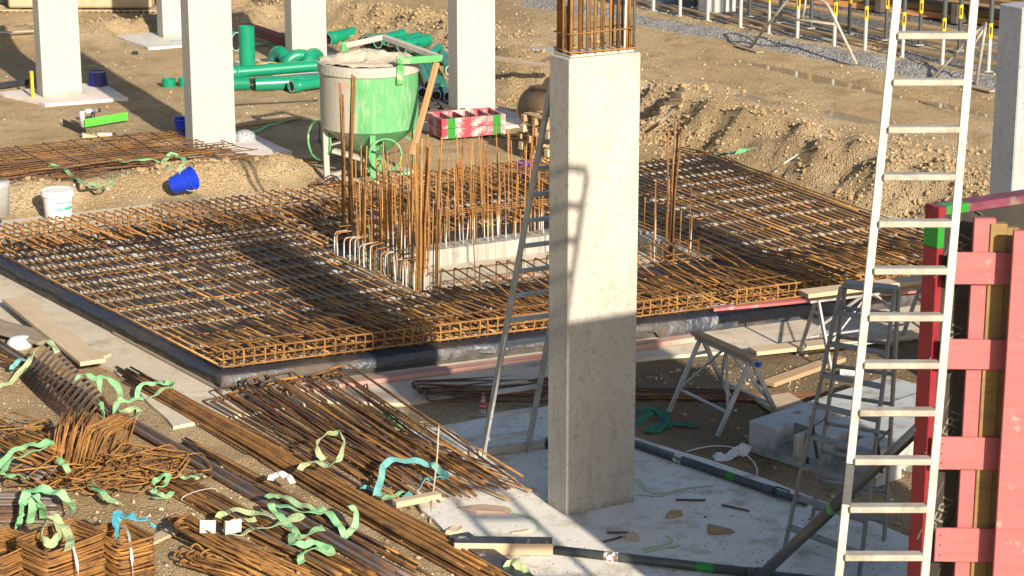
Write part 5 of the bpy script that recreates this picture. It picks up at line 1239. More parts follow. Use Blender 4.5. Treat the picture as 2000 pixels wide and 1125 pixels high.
p = G(1880, 166, .58); plank('board', 'dark board on the road under the right barrier foot', 'board', p, G(1940, 180, .58), .16, .03, m_wood_g)
ta_, tb_ = G(1560, -2, .62), G(2000, 52, .62); td = (tb_-ta_).normalized(); tp = Vector((-td.y, td.x, 0)); tp = tp if tp.y > 0 else -tp
for i in range(4):
    for j in range(2):
        a = ta_ + tp*(.30*i) + td*Rp.uniform(-.2, .2); b = tb_ + tp*(.30*i) + td*(.8+Rp.uniform(0, .3)); a.z = b.z = base_z-.02+.15*j
        plank('timber_beam', 'orange timber beam, %s of the %s layer on the ground behind the props' % (('front', 'second', 'third', 'rear')[i], ('lower', 'upper')[j]), 'timber beam', a, b, .20, .13, (m_wood_o, m_wood_y, m_wood)[(i+j) % 3], 'timber beams stacked behind the props')
ga, gb = G(1400, -52, 1.0), G(2060, 42, 1.0); ga.z = gb.z = base_z; ga += tp*.5; gb += tp*.5
t = thing('girder_stack', 'big stack of yellowish formwork girders behind the orange beams and the props', 'girder stack', (ga+gb)/2)
for j in range(9):
    for i in range(3):
        mb = MB(); a, b = ga + tp*(.26*i) + td*Rp.uniform(-.08, .08), gb + tp*(.26*i) + td*Rp.uniform(-.05, .2); z = .42+.21*j
        for dz, w_, h_ in ((0, .20, .05), (.05, .05, .10), (.15, .20, .05)): mb.bar(a+Z3*(z+dz+h_/2), b+Z3*(z+dz+h_/2), w_, h_-.002, Z3)
        mb.build('girder', (m_wood_y, m_wood, m_wood_y)[Rp.randrange(3)], t)
for k in range(5):
    a = ga.lerp(gb, .05+.22*k); mb = MB(); mb.bar(a - tp*.2 + Z3*.2, a + tp*.9 + Z3*.2, .16, .40, Z3, .01); mb.build('bearer', m_dkw, t)

# ================================================================= CRAWLER TRACKS FAR LEFT
tc = gg(150, 30); tc.z = hgt(tc.x, tc.y); cr = thing('crawler_excavator', 'mud coated tracked excavator at the far left, only its tracks in view', 'excavator', tc + Vector((0, .6, 0)))
TX = Vector((1, -.02, 0)).normalized(); TY = Vector((-TX.y, TX.x, 0))
def track(off):
    mb = MB(); pts = []; Lh, rt = 1.75, .40
    path = [(-Lh+2*Lh*k/24, 0.05, 0) for k in range(25)] + [(Lh+rt*sin(radians(a)), .05+rt-rt*cos(radians(a)), a) for a in range(20, 181, 20)] + [(Lh-2*Lh*k/24, .05+2*rt, 180) for k in range(1, 25)] + [(-Lh-rt*sin(radians(a)), .05+rt+rt*cos(radians(a)), 180+a) for a in range(20, 180, 20)]
    for k, (x, z, a) in enumerate(path):
        c_ = tc + TX*x + TY*(.6+off) + Z3*z; d = TX*cos(radians(a)) + Z3*sin(radians(a)); nrm = TX*sin(radians(a)) - Z3*cos(radians(a))
        mb.bbox(c_, (.14, .5, .035), .008, Matrix((d, TY, d.cross(TY))).transposed()); mb.bbox(c_+nrm*.03, (.03, .48, .05), .006, Matrix((d, TY, d.cross(TY))).transposed())
    mb.build('track', m_mud, cr)
    for k in range(7):
        mb = MB(); mb.lathe([(.08, -.06), (.12, -.05), (.12, .05), (.08, .06)], 16, tc + TX*(-1.45+.48*k) + TY*(.52+off) + Z3*.20, Matrix((TX, Z3, -TY)).transposed()); mb.build('roller', m_mud, cr)
    mb = MB(); mb.bbox(tc + TY*(.6+off) + Z3*.36, (3.3, .49, .50), .04, Matrix((TX, TY, Z3)).transposed()); mb.build('track_frame', m_mud, cr)
track(0); track(2.0)
mb = MB(); mb.bbox(tc + TY*1.6 + Z3*1.45, (3.0, 2.4, 1.0), .08, Matrix((TX, TY, Z3)).transposed()); mb.build('upper_body', M('machine_yellow', (.55, .34, .03), (.45, .28, .03), 3, .5), cr)
mb = MB(); mb.lathe([(.7, .75), (.7, .96)], 24, tc + TY*1.6); mb.build('slew_ring', m_brown, cr)
# ================================================================= REBAR STORED ON THE GROUND
RB = random.Random(21)
def rust(): return RB.choice((m_rust, m_rust, m_rust_or, m_rust, m_rust_dk))
def bundle(label, p, q, n_, w0, w1, r, mats, layers=2, z=.0, ragged=.35, bow=.03, root=None, name='bar'):
    a = gg(*p); b = gg(*q); t = root or thing('rebar_bundle', label, 'rebar bundle', (a+b)/2); d = (b-a).normalized(); s_ = Vector((-d.y, d.x, 0)).normalized()
    per = max(1, math.ceil(n_/layers))
    for i in range(n_):
        k = i % per; ly = i//per; f = (k/(max(1, per-1))-.5)*(1-.16*ly) + RB.uniform(-.06, .06); f2 = f + RB.uniform(-.12, .12)
        zz = z + r + ly*r*1.8; A = a + s_*(f*w0) + d*RB.uniform(-ragged, ragged); B = b + s_*(f2*w1) + d*RB.uniform(-ragged, ragged); pts = []
        for j in range(6):
            u_ = j/5; c_ = A.lerp(B, u_); c_ = c_ + s_*(bow*RB.uniform(-1, 1)*.4); c_.z = max(hgt(c_.x, c_.y), -.02) + zz + RB.uniform(0, .012); pts.append(c_)
        mb = MB(); mb.tube(spline(pts, 3), r, 7); mb.build(name, RB.choice(mats), t, True)
    return t, a, b, d, s_
def tiewire(t, c, s_, w_, h, m=m_galv):
    mb = MB(); pts = [c + s_*(w_/2*cos(a)) + Z3*(h/2+h/2*sin(a)) for a in [2*pi*k/16 for k in range(16)]]; mb.tube(pts, .005, 6, closed=True); mb.build('tie_wire', m, t, True)
RO = (m_rust_or, m_rust, m_rust_or, m_rust)
t, a, b, d, s_ = bundle('long thick bundle of rusty bars running from the concrete strip to the bottom edge', (258, 742), (990, 1152), 34, .26, .40, .0125, RO, 3, .02, .5, .05)
bundle('bundle of brown bars lying between the long rusty bundle and the dark pipes', (372, 884), (800, 1110), 12, .30, .22, .012, (m_rust, m_rust_dk, m_rust_or), 2, .0, .5)
bundle('bundle of dark thick bars under the tied rebar baskets', (-20, 668), (800, 1150), 7, .13, .16, .021, (m_steel_dk, m_steel_dk, m_rust_dk), 2, .0, .3, .01)
t, a, b, d, s_ = bundle('flat orange bundle of rusty bars with pale tie wire, at the bottom left', (308, 932), (720, 1150), 24, .34, .34, .013, (m_rust_or, m_rust_or, m_rust), 2, .0, .35, .02)
tiewire(t, a.lerp(b, .22), s_, .40, .09, m_galv)
bundle('dark ribbed bars slanting into the left edge', (-60, 898), (104, 952), 12, .26, .22, .014, (m_steel_dk,), 3, .10, .04, .005)
t6, a6, b6, d6, s6 = bundle('stack of dark ribbed bars ending beside the green sling at the left edge', (-120, 1018), (118, 1016), 80, .34, .34, .0145, (m_steel_dk, m_steel_dk, m_rust_dk), 9, .02, .03, .004)
def ribs():   # ribs of the thick bars
    for o in list(t6.children)[-14:]:
        pass
bundle('sheaf of long dark bars lying across the shade behind the trestle', (1205, 776), (1860, 790), 22, .32, .34, .011, (m_rust_dk, m_rust_dk, m_rust), 2, .0, .4, .05)
bundle('handful of thin rusty bars on the sand left of the tied rebar baskets', (-40, 690), (60, 735), 5, .16, .2, .010, (m_rust, m_rust_dk), 1, .02, .2)
bundle('thin rusty bars poking in at the left edge above the stirrup heap', (-30, 820), (34, 850), 4, .14, .1, .010, (m_rust,), 1, .02, .2)
bundle('long rusty bars lying on the rim of the rubble bank behind the mat', (1350, 306), (1482, 352), 9, .35, .2, .010, (m_rust, m_rust_dk), 2, .05, .5, .05)
bundle('scattered thin dark bars on the soil before the pale column pad', (420, 332), (620, 318), 9, .5, .3, .008, (m_rust_dk, m_rust), 1, .02, .6, .08)
# bent bars (hairpins)
def hairpins(label, bends, ends, n_, gap, r, mats, zstep=.010, name='hairpin_bar', hook=0.0):
    a = gg(*bends[0]); t = thing('rebar_bundle', label, 'rebar bundle', a)
    for i in range(n_):
        f = (i+RB.uniform(-.3, .3))/max(1, n_-1); A = gg(*[bends[0][k]*(1-f)+bends[1][k]*f + RB.uniform(-8, 8) for k in (0, 1)]); B = gg(*[ends[0][k]*(1-f)+ends[1][k]*f + RB.uniform(-14, 14) for k in (0, 1)])
        d = (B-A); d.z = 0; L = d.length; d.normalize(); s_ = Vector((-d.y, d.x, 0)); z = r + zstep*i + RB.uniform(0, .02); g_ = gap*RB.uniform(.8, 1.25); B2 = B + d*RB.uniform(-.5, .1)
        up = RB.uniform(0, .10)
        pts = [B + Z3*z, A.lerp(B, .5) + Z3*(z+.02), A + Z3*(z+up), A + s_*g_ + Z3*(z+up+RB.uniform(-.02, .05)), A.lerp(B2, .5)+s_*g_*.9 + Z3*(z+.02), B2 + s_*(g_*RB.uniform(.6, 1.0)) + Z3*z]
        mb = MB(); mb.tube(fillet(pts, .06), r, 7); mb.build(name, RB.choice(mats), t, True)
    return t
hairpins('heap of long rusty hairpin bars fanning out to the sunlit slab', ((430, 788), (650, 772)), ((800, 985), (985, 985)), 17, .26, .0115, (m_rust, m_rust, m_rust_dk, m_rust_or))
hairpins('dark hairpin bars crossing the left side of the hairpin heap', ((395, 792), (520, 772)), ((700, 965), (860, 985)), 9, .22, .0115, (m_rust_dk, m_rust, m_rust_dk), .012)
bundle('loose rusty bars sticking out of the hairpin heap over the slab', (700, 850), (985, 965), 9, .4, .45, .0105, (m_rust, m_rust_or), 1, .08, .4)
hairpins('flat hairpin bars lying in the shade left of the ladder', ((808, 772), (842, 800)), ((1085, 748), (1090, 792)), 9, .24, .0105, (m_rust_dk, m_rust, m_rust_dk), .006)
hairpins('hooked rusty bars with two white paper tags at the bottom edge', ((330, 1032), (345, 1075)), ((600, 1132), (520, 1150)), 16, .14, .0105, (m_rust, m_rust_or, m_rust), .010)
hp_ = [o for o in bpy.data.objects if o.get('label', '').startswith('hooked rusty bars with two')][0]
for (px, py, rz) in ((408, 1084, .1), (458, 1084, .5)):
    p = gg(px, py, .27); mb = MB(); ex = Vector((1, .9*rz-.2, .25*rz)).normalized(); ey = Vector((0, .45, .9)).normalized(); nn = ex.cross(ey); w2, h2 = .072, .058
    mb.add([p+ex*x*w2+ey*y*h2+nn*k for k in (0, .002) for x, y in ((-1, -1), (1, -1), (1, 1), (-1, 1))], [(3, 2, 1, 0), (4, 5, 6, 7), (0, 1, 5, 4), (1, 2, 6, 5), (2, 3, 7, 6), (3, 0, 4, 7)]); mb.build('paper_tag', m_paper, hp_)
hairpins('small bundle of short hooked bars at the bottom edge below the white tags', ((345, 1110), (400, 1118)), ((470, 1140), (500, 1150)), 14, .10, .010, (m_rust, m_rust_or), .009)
hairpins('bent rusty bars lying on the far end of the mat before the skip', ((612, 372), (640, 366)), ((700, 372), (690, 384)), 8, .14, .010, (m_rust_dk, m_rust), .01)
# stirrups
def ring(c, ex, ey, w_, h_, r, mat, root):
    q = [c + ex*(x*w_/2) + ey*(y*h_/2) for x, y in ((-1, -1), (1, -1), (1, 1), (-1, 1))]; pts = []
    for i in range(4):
        p0, p, p1 = q[i-1], q[i], q[(i+1) % 4]; k = .045; A = p + (p0-p).normalized()*k; B = p + (p1-p).normalized()*k
        for j in range(3): u_ = j/2; pts.append(A*(1-u_)**2 + p*2*u_*(1-u_) + B*u_*u_)
    mb = MB(); mb.tube(pts, r, 6, closed=True); mb.build('stirrup', mat, root, True)
def stack(label, px, py, top, n_, w_, h_, rz, lean=(0, 0)):
    c = G(px, py, top); g0 = Vector((c.x, c.y, 0)); t = thing('stirrup_stack', label, 'stirrups', g0)
    for i in range(n_):
        a = rz + RB.uniform(-.07, .07); ex = Vector((cos(a), sin(a), RB.uniform(-.04, .04))); ey = Vector((-sin(a), cos(a), RB.uniform(-.04, .04))); z = .02 + (top-.02)*i/(n_-1)
        ring(g0 + Z3*z + Vector((lean[0]*z + RB.uniform(-.014, .014), lean[1]*z + RB.uniform(-.014, .014), 0)), ex, ey, w_*RB.uniform(.97, 1.03), h_*RB.uniform(.97, 1.03), .0092, RB.choice((m_rust, m_rust_or, m_rust)), t)
    return t, g0
def strapband(t, pts, w_=.022): mb = MB(); S = spline(pts, 5); mb.ribbon(S, w_, [0]*len(S), .003); mb.build('pack_strap', m_galv, t)
t1, c1 = stack('stack of rusty stirrups with a pale strap, under a faded green sling loop', 118, 1046, .50, 34, .60, .46, YAW+.30)
strapband(t1, [c1 + Vector((.05, .1, .53)), c1 + Vector((.12, -.15, .53)), c1 + Vector((.20, -.33, .36)), c1 + Vector((.22, -.34, .02))])
t2, c2 = stack('stack of rusty stirrups under the blue sling', 238, 1040, .46, 32, .34, .50, YAW+.15)
strapband(t2, [c2 + Vector((.0, .1, .49)), c2 + Vector((.08, -.12, .49)), c2 + Vector((.13, -.30, .34)), c2 + Vector((.14, -.31, .02))])
stack('stack of rusty stirrups cut by the left bottom corner', 4, 1062, .42, 30, .50, .46, YAW+.5)
def leaning(label, p, q, n_, w_, h_, tilt, cz=.22):
    a = gg(*p); b = gg(*q); t = thing('stirrup_stack', label, 'stirrups', (a+b)/2); d = (b-a); d.z = 0; d.normalize(); s_ = Vector((-d.y, d.x, 0))
    for i in range(n_):
        f = i/(n_-1); tl_ = tilt + RB.uniform(-.10, .10); ey = Z3*cos(tl_) + d*sin(tl_); ex = (s_ + d*RB.uniform(-.12, .12)).normalized()
        ring(a.lerp(b, f) + Z3*(cz + RB.uniform(-.025, .025)) + s_*RB.uniform(-.03, .03), ex, ey, w_*RB.uniform(.94, 1.05), h_*RB.uniform(.94, 1.05), .0092, RB.choice((m_rust, m_rust_or, m_rust)), t)
    return t
leaning('heap of tilted rusty stirrups with a bright green sling at the left edge', (40, 930), (130, 905), 26, .54, .48, -.95, .20)
leaning('row of rusty stirrups standing on edge in the middle of the heap', (112, 915), (172, 912), 20, .50, .52, .25, .24)
leaning('rusty stirrups standing at the right end of the heap', (178, 906), (226, 915), 18, .52, .50, .45, .24)
def loose(label, pts, n_, w_, h_):
    t = thing('stirrup_stack', label, 'stirrups', gg(*pts[0]))
    for i in range(n_):
        k = RB.randrange(len(pts)-1); f = RB.random(); p = gg(pts[k][0]*(1-f)+pts[k+1][0]*f + RB.uniform(-22, 22), pts[k][1]*(1-f)+pts[k+1][1]*f + RB.uniform(-10, 12)); a = RB.uniform(0, 3.1); el = RB.uniform(-.45, .45)
        ex = Vector((cos(a), sin(a), 0)); ey = Vector((-sin(a)*cos(el), cos(a)*cos(el), sin(el))); ring(p + Z3*(.06+abs(sin(el))*.16+RB.uniform(0, .08)), ex, ey, w_*RB.uniform(.8, 1.2), h_*RB.uniform(.7, 1.1), .008, RB.choice((m_rust, m_rust_or)), t)
loose('tangle of loose rusty stirrups spilling right from the heap', [(190, 940), (250, 935), (300, 925), (345, 950)], 34, .66, .34)
loose('few loose rusty stirrups flung at the top left of the heap', [(20, 865), (75, 860), (120, 880)], 12, .52, .34)
loose('low tangle of rusty stirrups in front of the heap', [(60, 955), (150, 950), (230, 975)], 16, .60, .26)

# tied baskets of bent dark bars: ridge with slanting legs
r0, r1 = G(92, 680, .40), G(186, 775, .40)
bk = thing('rebar_basket', 'tied bundle of dark rebar spacer baskets standing like a comb with slanting legs', 'rebar basket', (r0+r1)/2 - Z3*.42)
fl0, fl1 = gg(40, 740), gg(136, 832)
rg0, rg1 = r0 + (r0-fl0)*.12 - Z3*.40, r1 + (r1-fl1)*.12 - Z3*.40; rg0.z = rg1.z = .02
NB_ = 13; ldr = (r1-r0).normalized()
for i in range(NB_):
    f = i/(NB_-1); top = r0.lerp(r1, f); ft = fl0.lerp(fl1, f); fan = ldr*(.16*max(0, f-.62))
    for k in range(3):
        o_ = ldr*(k*.021 + RB.uniform(-.003, .003)); bk_ = Vector((.14, .10, 0))
        mb = MB(); mb.tube(fillet([ft + o_ + fan*k, ft.lerp(top, .97) + o_, top + Z3*.035 + o_ + bk_*.4, top + o_ + bk_*.9 - Z3*.16], .05), .0088, 7); mb.build('bent_bar', (m_steel_dk, m_steel_dk, m_rust_dk)[k], bk, True)
    for k in range(2):
        o_ = ldr*(.075 + .02*k); mb = MB(); mb.tube([ft + o_ + fan*2 - Z3*.01, ft.lerp(top, .95) + o_ - Z3*.06], .0085, 6); mb.build('inner_bar', m_rust_dk, bk, True)
nn_ = (fl0-r0).cross(ldr).normalized(); nn_ = nn_ if nn_.z > 0 else -nn_
for k in range(7):
    f = .03+.055*k; p, q = fl0.lerp(r0, f), fl1.lerp(r1, f); mb = MB(); mb.tube([p - (q-p)*.03 + nn_*.014, q - (q-p)*.10 + nn_*.014], .0048, 6); mb.build('long_wire', m_rust_dk, bk, True)

# welded mats lying beyond the blinding strip, left
def mesh_mat(label, c, lu, lv, su, sv, rz, z, sag=.05, r=.0075):
    t = thing('mesh_mat', label, 'mesh mat', c); ex = Vector((cos(rz), sin(rz), 0)); ey = Vector((-sin(rz), cos(rz), 0))
    def q(x, y): p = c + ex*x + ey*y; p.z = max(hgt(p.x, p.y), -.02) + z + sag*float(fbm(p.x*.9, p.y*.9, 301, 2)+.3); return p
    ny = int(lv/sv); nx = int(lu/su)
    for j in range(ny+1):
        y = -lv/2 + lv*j/ny + RB.uniform(-.012, .012); e0, e1 = RB.uniform(-.12, .05), RB.uniform(-.05, .12); mb = MB(); mb.tube([q(-lu/2+e0+(lu+e1-e0)*k/7, y) for k in range(8)], r, 6); mb.build('long_wire', RB.choice((m_rust, m_rust_dk, m_rust)), t, True)
    for i in range(nx+1):
        x = -lu/2 + lu*i/nx; mb = MB(); mb.tube([q(x, -lv/2-.05+(lv+.1)*k/5)+Z3*.012 for k in range(6)], r, 6); mb.build('cross_wire', RB.choice((m_rust, m_rust_dk)), t, True)
mc = W(1.05, 16.75)
for i, (lab, du, dv, rz, z) in enumerate((('lowest rusty mesh mat of the pile left of the second column', 0, -.2, .03, .03), ('second rusty mesh mat of the pile, turned slightly', .2, .15, -.06, .09), ('third rusty mesh mat of the pile, shifted towards the column', .35, .3, .05, .15), ('topmost rusty mesh mat of the pile under two green slings', -.1, .1, -.02, .20))):
    mesh_mat(lab, mc + U3*du + V3*dv, 4.6, 2.3, .42, .155, YAW+rz, z)
mesh_mat('rusty mesh mat lying flat beside the green rubble at the left edge', W(-.75, 15.35), 2.6, .9, .4, .12, YAW-.1, .02)
mesh_mat('small mesh mat on the ground before the pallet stack', W(8.9, 15.0), 1.6, 1.4, .22, .22, YAW+.1, .03, .04, .006)

# ================================================================= LIFTING SLINGS
def sling(label, pts, w_=.06, mat=None, name='lifting_sling', lift=.0):
    P = []; T = []
    for q in pts:
        px, py = q[0], q[1]; z = q[2] if len(q) > 2 else .05; p = gg(px, py) ; p = G(px, py, p.z + z); P.append(p); T.append(q[3] if len(q) > 3 else 0)
    S = spline(P, 7); n_ = len(S); TT = []
    for i in range(n_):
        f = i/(n_-1)*(len(T)-1); k = min(int(f), len(T)-2); u_ = f-k; TT.append(T[k]*(1-u_)+T[k+1]*u_)
    rs = random.Random(label); wob_ = 0
    for i in range(n_):
        wob_ = wob_*.9 + rs.uniform(-.09, .09); TT[i] += wob_ + .28*sin(i*.55+rs.random()*.3); S[i] = S[i] + Vector((rs.uniform(-.0015, .0015), rs.uniform(-.0015, .0015), .012*sin(i*.8)))
    for p in S: p.z = max(p.z, hgt(p.x, p.y)+.008)
    mb = MB(); mb.ribbon(S, w_*.80, TT, .006); return tag(mb.build(name, mat or m_sling, None, False), label, 'lifting sling')
sling('pale green sling hanging from the left end of the tied rebar baskets', [(-5, 758, .03), (25, 742, .06, .3), (52, 712, .16, .5), (80, 674, .40, .3), (100, 670, .47, 0), (112, 690, .44, 0)], .085, m_sling_y)
sling('short teal sling tail behind the left end of the tied rebar baskets', [(22, 722, .10), (32, 708, .16, .4), (48, 700, .2)], .07, m_sling_t)
sling('green sling falling in a long loop over the right end of the tied rebar baskets', [(150, 745, .40, 0), (163, 730, .47, .2), (185, 738, .47, 0), (215, 740, .45, .3), (235, 770, .32, 1.0), (224, 800, .15, 1.1), (212, 825, .05, .6), (203, 812, .08, 1.2), (196, 780, .25, 1.2), (194, 742, .44, .5)], .085, m_sling)
sling('faded green sling loop lying right of the tied rebar baskets', [(206, 826, .02), (222, 815, .05, .3), (250, 800, .06, .2), (272, 800, .05), (262, 818, .03, .3), (232, 830, .02), (208, 828, .02)], .085, m_sling_y)
sling('green sling looped under the end of the long rusty bundle', [(268, 778, .05), (272, 755, .12, .4), (300, 748, .14, .2), (322, 750, .14), (335, 744, .10, .5), (338, 756, .08, 1.0), (318, 760, .13, .2), (290, 780, .06)], .07, m_sling)
sling('green sling scrap on the sand below the long bundle', [(236, 786, .03), (255, 782, .03), (282, 776, .03)], .07, m_sling)
sling('bright green sling twisting over the left part of the stirrup heap', [(-5, 915, .30), (15, 890, .36, .4), (45, 872, .40, .2), (75, 868, .42, .6), (100, 862, .42, .1), (88, 872, .40, 0), (55, 885, .36, .4), (20, 900, .34, .2), (5, 925, .28, .5), (25, 928, .20, .2), (55, 932, .15, 0)], .08, m_sling)
sling('green sling poking out between the standing stirrups', [(112, 895, .30, .4), (122, 905, .30, .5), (135, 920, .25, .3)], .07, m_sling)
sling('green sling tail trailing in front of the stirrup heap', [(170, 938, .12), (190, 955, .16, .3), (215, 975, .14, .1), (240, 985, .08)], .075, m_sling)
sling('crumpled green sling lying among the loose stirrups on the right', [(298, 945, .14), (312, 932, .20, .6), (330, 928, .22, .3), (322, 945, .16, .2), (300, 958, .10), (318, 968, .08, .3), (335, 965, .06), (300, 975, .05)], .075, m_sling)
sling('short green sling end on the orange bars right of the stirrups', [(345, 930, .10), (365, 932, .10, .2), (388, 930, .10)], .06, m_sling)
sling('wide green sling wrapped round the dark ribbed bars at the left edge', [(36, 1030, .06), (42, 1000, .24, 0), (48, 972, .36, 0), (62, 956, .42, .0), (95, 958, .42, .1), (122, 966, .40, .2), (138, 980, .30, .8), (138, 1002, .16, .9)], .11, m_sling)
sling('second turn of green sling over the dark ribbed bars', [(58, 1022, .06), (64, 990, .28, 0), (66, 966, .40, 0), (80, 985, .33, .2), (86, 1012, .10, .2)], .10, m_sling)
sling('faded green sling loop standing on the strapped stirrup stack', [(95, 1012, .56, .2), (84, 1030, .58, 1.2), (82, 1052, .55, 1.3), (98, 1062, .54, .9), (116, 1045, .58, 1.3), (108, 1022, .62, .9), (95, 1010, .62, .3), (108, 1012, .60, .3), (125, 1030, .57, .4), (138, 1055, .54, .4), (132, 1072, .54, .2)], .09, m_sling_y)
sling('bright blue sling lying bent over the right stirrup stack', [(228, 1052, .46, 1.3), (226, 1030, .50, 1.3), (228, 1008, .53, .7), (240, 1006, .54, 0), (265, 1012, .52, .1), (290, 1018, .46, .2), (298, 1026, .40, .8)], .12, m_sling_b)
sling('faded teal sling standing up in an open loop on the hairpin bars', [(585, 918, .22, .3), (605, 902, .24, .2), (640, 908, .25, .1), (662, 895, .34, .9), (672, 865, .42, 1.3), (662, 845, .48, .8), (635, 850, .46, .6), (618, 870, .38, 1.2), (632, 900, .26, .6)], .075, m_sling_y)
sling('teal sling curling from the hairpin bars down to the slab', [(735, 968, .10), (745, 930, .22, .9), (752, 905, .28, .9), (785, 898, .28, .3), (830, 905, .26, .2), (852, 912, .24, .6), (872, 932, .18, .9), (858, 934, .18, .2), (832, 936, .16, .2), (812, 958, .08, .3), (782, 975, .06)], .085, m_sling_t)
sling('pale teal sling tail lying under the hairpin bars', [(705, 952, .06), (725, 955, .06, .2), (745, 968, .05)], .07, m_sling_t)
sling('green sling lying on the slab between the rebar and the timber block', [(748, 975, .045), (775, 965, .045, .2), (800, 960, .05), (838, 966, .045)], .06, m_sling)
sling('long green sling snaking over the crossing bar bundles', [(520, 972, .20), (548, 968, .20, .3), (585, 985, .16, .2), (612, 992, .16, .1), (632, 1000, .15, .3), (600, 1000, .14), (560, 990, .16, .2), (530, 985, .18), (542, 1005, .16, .2), (570, 1030, .14, .2), (585, 1048, .12, .3), (602, 1042, .12), (632, 1030, .12)], .085, m_sling)
sling('bright green sling knot falling beside the lower bundle', [(570, 1042, .14), (572, 1060, .14, .4), (595, 1062, .16, .3), (625, 1062, .14, .4), (648, 1080, .10), (610, 1072, .14, .2), (588, 1085, .12, .8), (590, 1102, .06, .5)], .085, m_sling)
sling('green sling slipping down between the two bar bundles', [(640, 1000, .14, .2), (662, 1025, .10, .4), (675, 1045, .06), (692, 1028, .10, .6), (695, 1000, .18, .5), (682, 988, .22)], .08, m_sling)
sling('faded khaki sling in loose loops over the orange bars', [(425, 1012, .14), (445, 998, .16, .3), (490, 1000, .14, .1), (545, 1012, .14), (590, 1008, .16, .1), (540, 1025, .12, .2), (490, 1035, .12, .2), (455, 1048, .08, .2), (442, 1028, .12, .6), (455, 1020, .14, .3), (500, 1012, .15)], .08, m_sling_y)
sling('white plastic scrap on the long bundle', [(528, 938, .20), (540, 925, .22, .3), (558, 928, .22, .2), (572, 942, .18)], .08, m_tag, 'plastic_scrap')
sling('pale green sling end curling up at the bottom edge beside the slab', [(990, 1112, .10, .6), (1000, 1098, .16, .8), (1018, 1108, .16, .6), (1040, 1130, .08)], .10, m_sling_y)
sling('green sling lying on the mesh mats before the pale column', [(222, 312, .26), (250, 315, .27, .2), (280, 310, .28, .3), (310, 315, .28, .2), (335, 325, .26, .6), (330, 335, .22, .2), (318, 318, .28, .4), (335, 302, .32, .6), (355, 308, .28, .8), (365, 325, .2, .5), (350, 335, .16)], .085, m_sling)
sling('green sling trailing from the mesh mats down to the concrete strip', [(95, 325, .24), (118, 325, .24, .3), (140, 342, .20, .4), (165, 358, .12, .3), (195, 360, .10, .2), (218, 355, .12, .5), (205, 368, .08, .2), (170, 362, .08, .2)], .075, m_sling)
sling('thin green sling on the soil left of the batten between the columns', [(480, 262, .03), (510, 252, .04, .2), (540, 240, .03), (588, 232, .03)], .10, m_sling)
sling('dark green sling lying on the shaded ground behind the big column', [(1244, 830, .05), (1262, 812, .08, .5), (1285, 806, .08, .2), (1305, 820, .06, .5), (1290, 838, .04, .2), (1262, 842, .03, .2), (1300, 826, .03), (1340, 830, .03), (1370, 832, .03)], .085, m_sling_d)
sling('second coil of dark green sling against the big column', [(1244, 808, .05), (1268, 798, .10, .4), (1296, 812, .08, .3), (1308, 834, .04, .3)], .085, m_sling_d)
sling('green sling lying on the rubble bank', [(1384, 306, .06), (1410, 302, .08, .2), (1440, 296, .08, .1), (1476, 288, .06)], .12, m_sling)
sling('green sling half buried under the far hoops', [(1295, 318, .1), (1310, 312, .14, .3), (1330, 316, .1)], .12, m_sling)
sling('green rag of sling on the soil behind the second column', [(500, 88, .04), (515, 84, .06, .3), (540, 90, .04)], .14, m_sling)
sling('green sling roll lying behind the hairpin heap', [(745, 815, .08, .4), (755, 810, .14, .7), (775, 818, .12, .7), (778, 838, .06, .4), (758, 836, .05, .2), (735, 845, .03)], .11, m_sling)
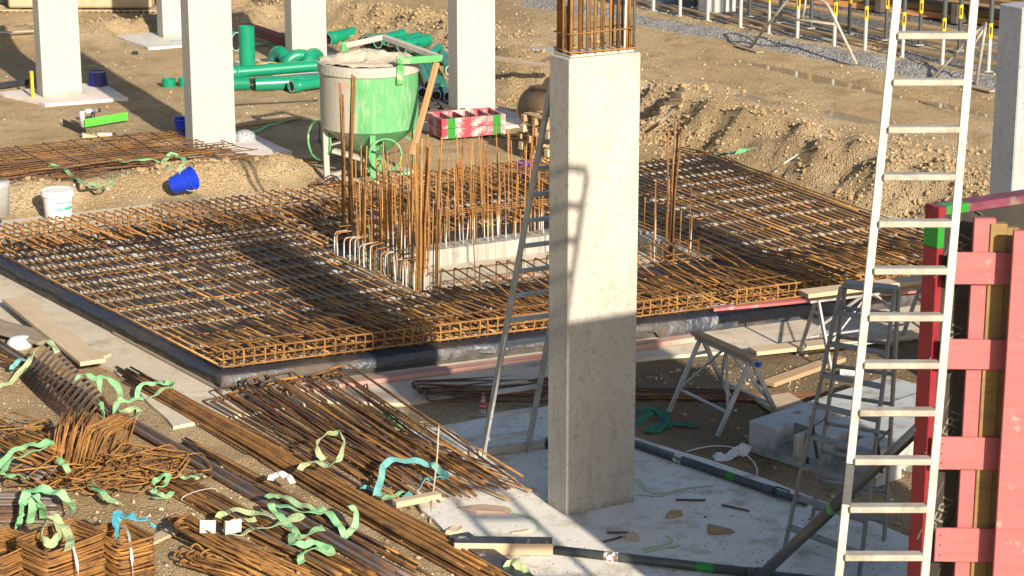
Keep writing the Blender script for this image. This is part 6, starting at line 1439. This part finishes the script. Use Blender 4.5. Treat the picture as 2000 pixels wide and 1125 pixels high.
# wires and cables
def wire(label, pts, r, mat, cat='wire', name='wire'):
    P = [G(q[0], q[1], gg(q[0], q[1]).z + q[2]) for q in pts]; mb = MB(); mb.tube(spline(P, 6), r, 6); tag(mb.build(name, mat, None, True), label, cat)
wire('pale thin cable bent down over the slab from the sling roll', [(742, 808, .06), (780, 826, .05), (820, 824, .05), (848, 828, .10), (857, 838, .3)], .006, m_wood_p, 'cable', 'cable')
wire('thin pale stake standing in the slab beside the hairpin heap', [(857, 832, .62), (853, 900, .34), (845, 970, .1), (840, 1022, .01)], .008, m_wood_p, 'stake', 'stake')
mb = MB(); mb.bar(gg(782, 806, .02), gg(788, 848, .04), .05, .03, Z3, .006); tag(mb.build('steel_fitting', m_alu, None), 'grey steel fitting lying by the green sling roll', 'fitting')
wire('white cable loop on the shaded ground beside the concrete block', [(1340, 882, .01), (1385, 872, .02), (1430, 874, .05), (1462, 892, .10), (1478, 915, .04), (1475, 945, .01)], .007, m_white, 'cable', 'cable')
wire('thin white cord hanging down the rubble bank', [(1455, 356, .03), (1490, 345, .05), (1530, 320, .05), (1560, 300, .05)], .010, m_white, 'cord', 'cord')
wire('thin dark wire lying from the baskets to the orange bars', [(210, 838, .02), (225, 855, .03), (260, 880, .03), (300, 905, .05), (330, 925, .1)], .005, m_steel_dk)
wire('long dark rod bent across the orange bars', [(405, 972, .2), (460, 1005, .2), (520, 1045, .18), (600, 1085, .12), (660, 1125, .08)], .009, m_steel_dk, 'rod', 'rod')
wire('black cable lying on the soil by the batten between the columns', [(460, 205, .02), (500, 202, .03), (540, 200, .03), (620, 196, .02)], .012, m_black, 'cable', 'cable')
wire('thin grey hose on the soil at the far left', [(-5, 64, .03), (40, 62, .03), (75, 60, .03)], .02, m_galv, 'hose', 'hose')
p = gg(40, 680, .06); mb = MB(); mb.lathe([(.02, -.06), (.14, -.05), (.16, .02), (.10, .08), (.01, .09)], 14, p); tag(mb.build('white_sack', m_tag, None, True), 'white plastic sack lying left of the tied rebar baskets', 'sack')
p = gg(-4, 420); mb = MB(); mb.lathe([(.16, 0), (.18, .4), (.19, .42), (.19, .48)], 24, p); tag(mb.build('drum', m_galv, None, True), 'grey metal drum cut by the left edge beside the mat', 'drum')
t = thing('scrap_pile', 'small brown scrap of broken timber on the rubble bank', 'scrap', gg(1318, 208))
for k in range(5):
    mb = MB(); mb.bbox(gg(1312+4*k, 212-3*k, .10+.03*k), (.30-.04*k, .12, .06), .01, Matrix.Rotation(.5*k, 3, 'Z')); mb.build('timber_scrap', m_brown, t)
wire('grey weathered lath sticking out of the rubble bank', [(1262, 258, .03), (1290, 238, .05), (1318, 212, .15)], .03, m_wood_g, 'lath', 'lath')

sling('white fleece strip lying on the shaded ground beside the concrete block', [(1395, 896, .01), (1425, 890, .03, .3), (1450, 878, .05, .5), (1466, 868, .06, .2)], .16, m_tag, 'fleece_strip')
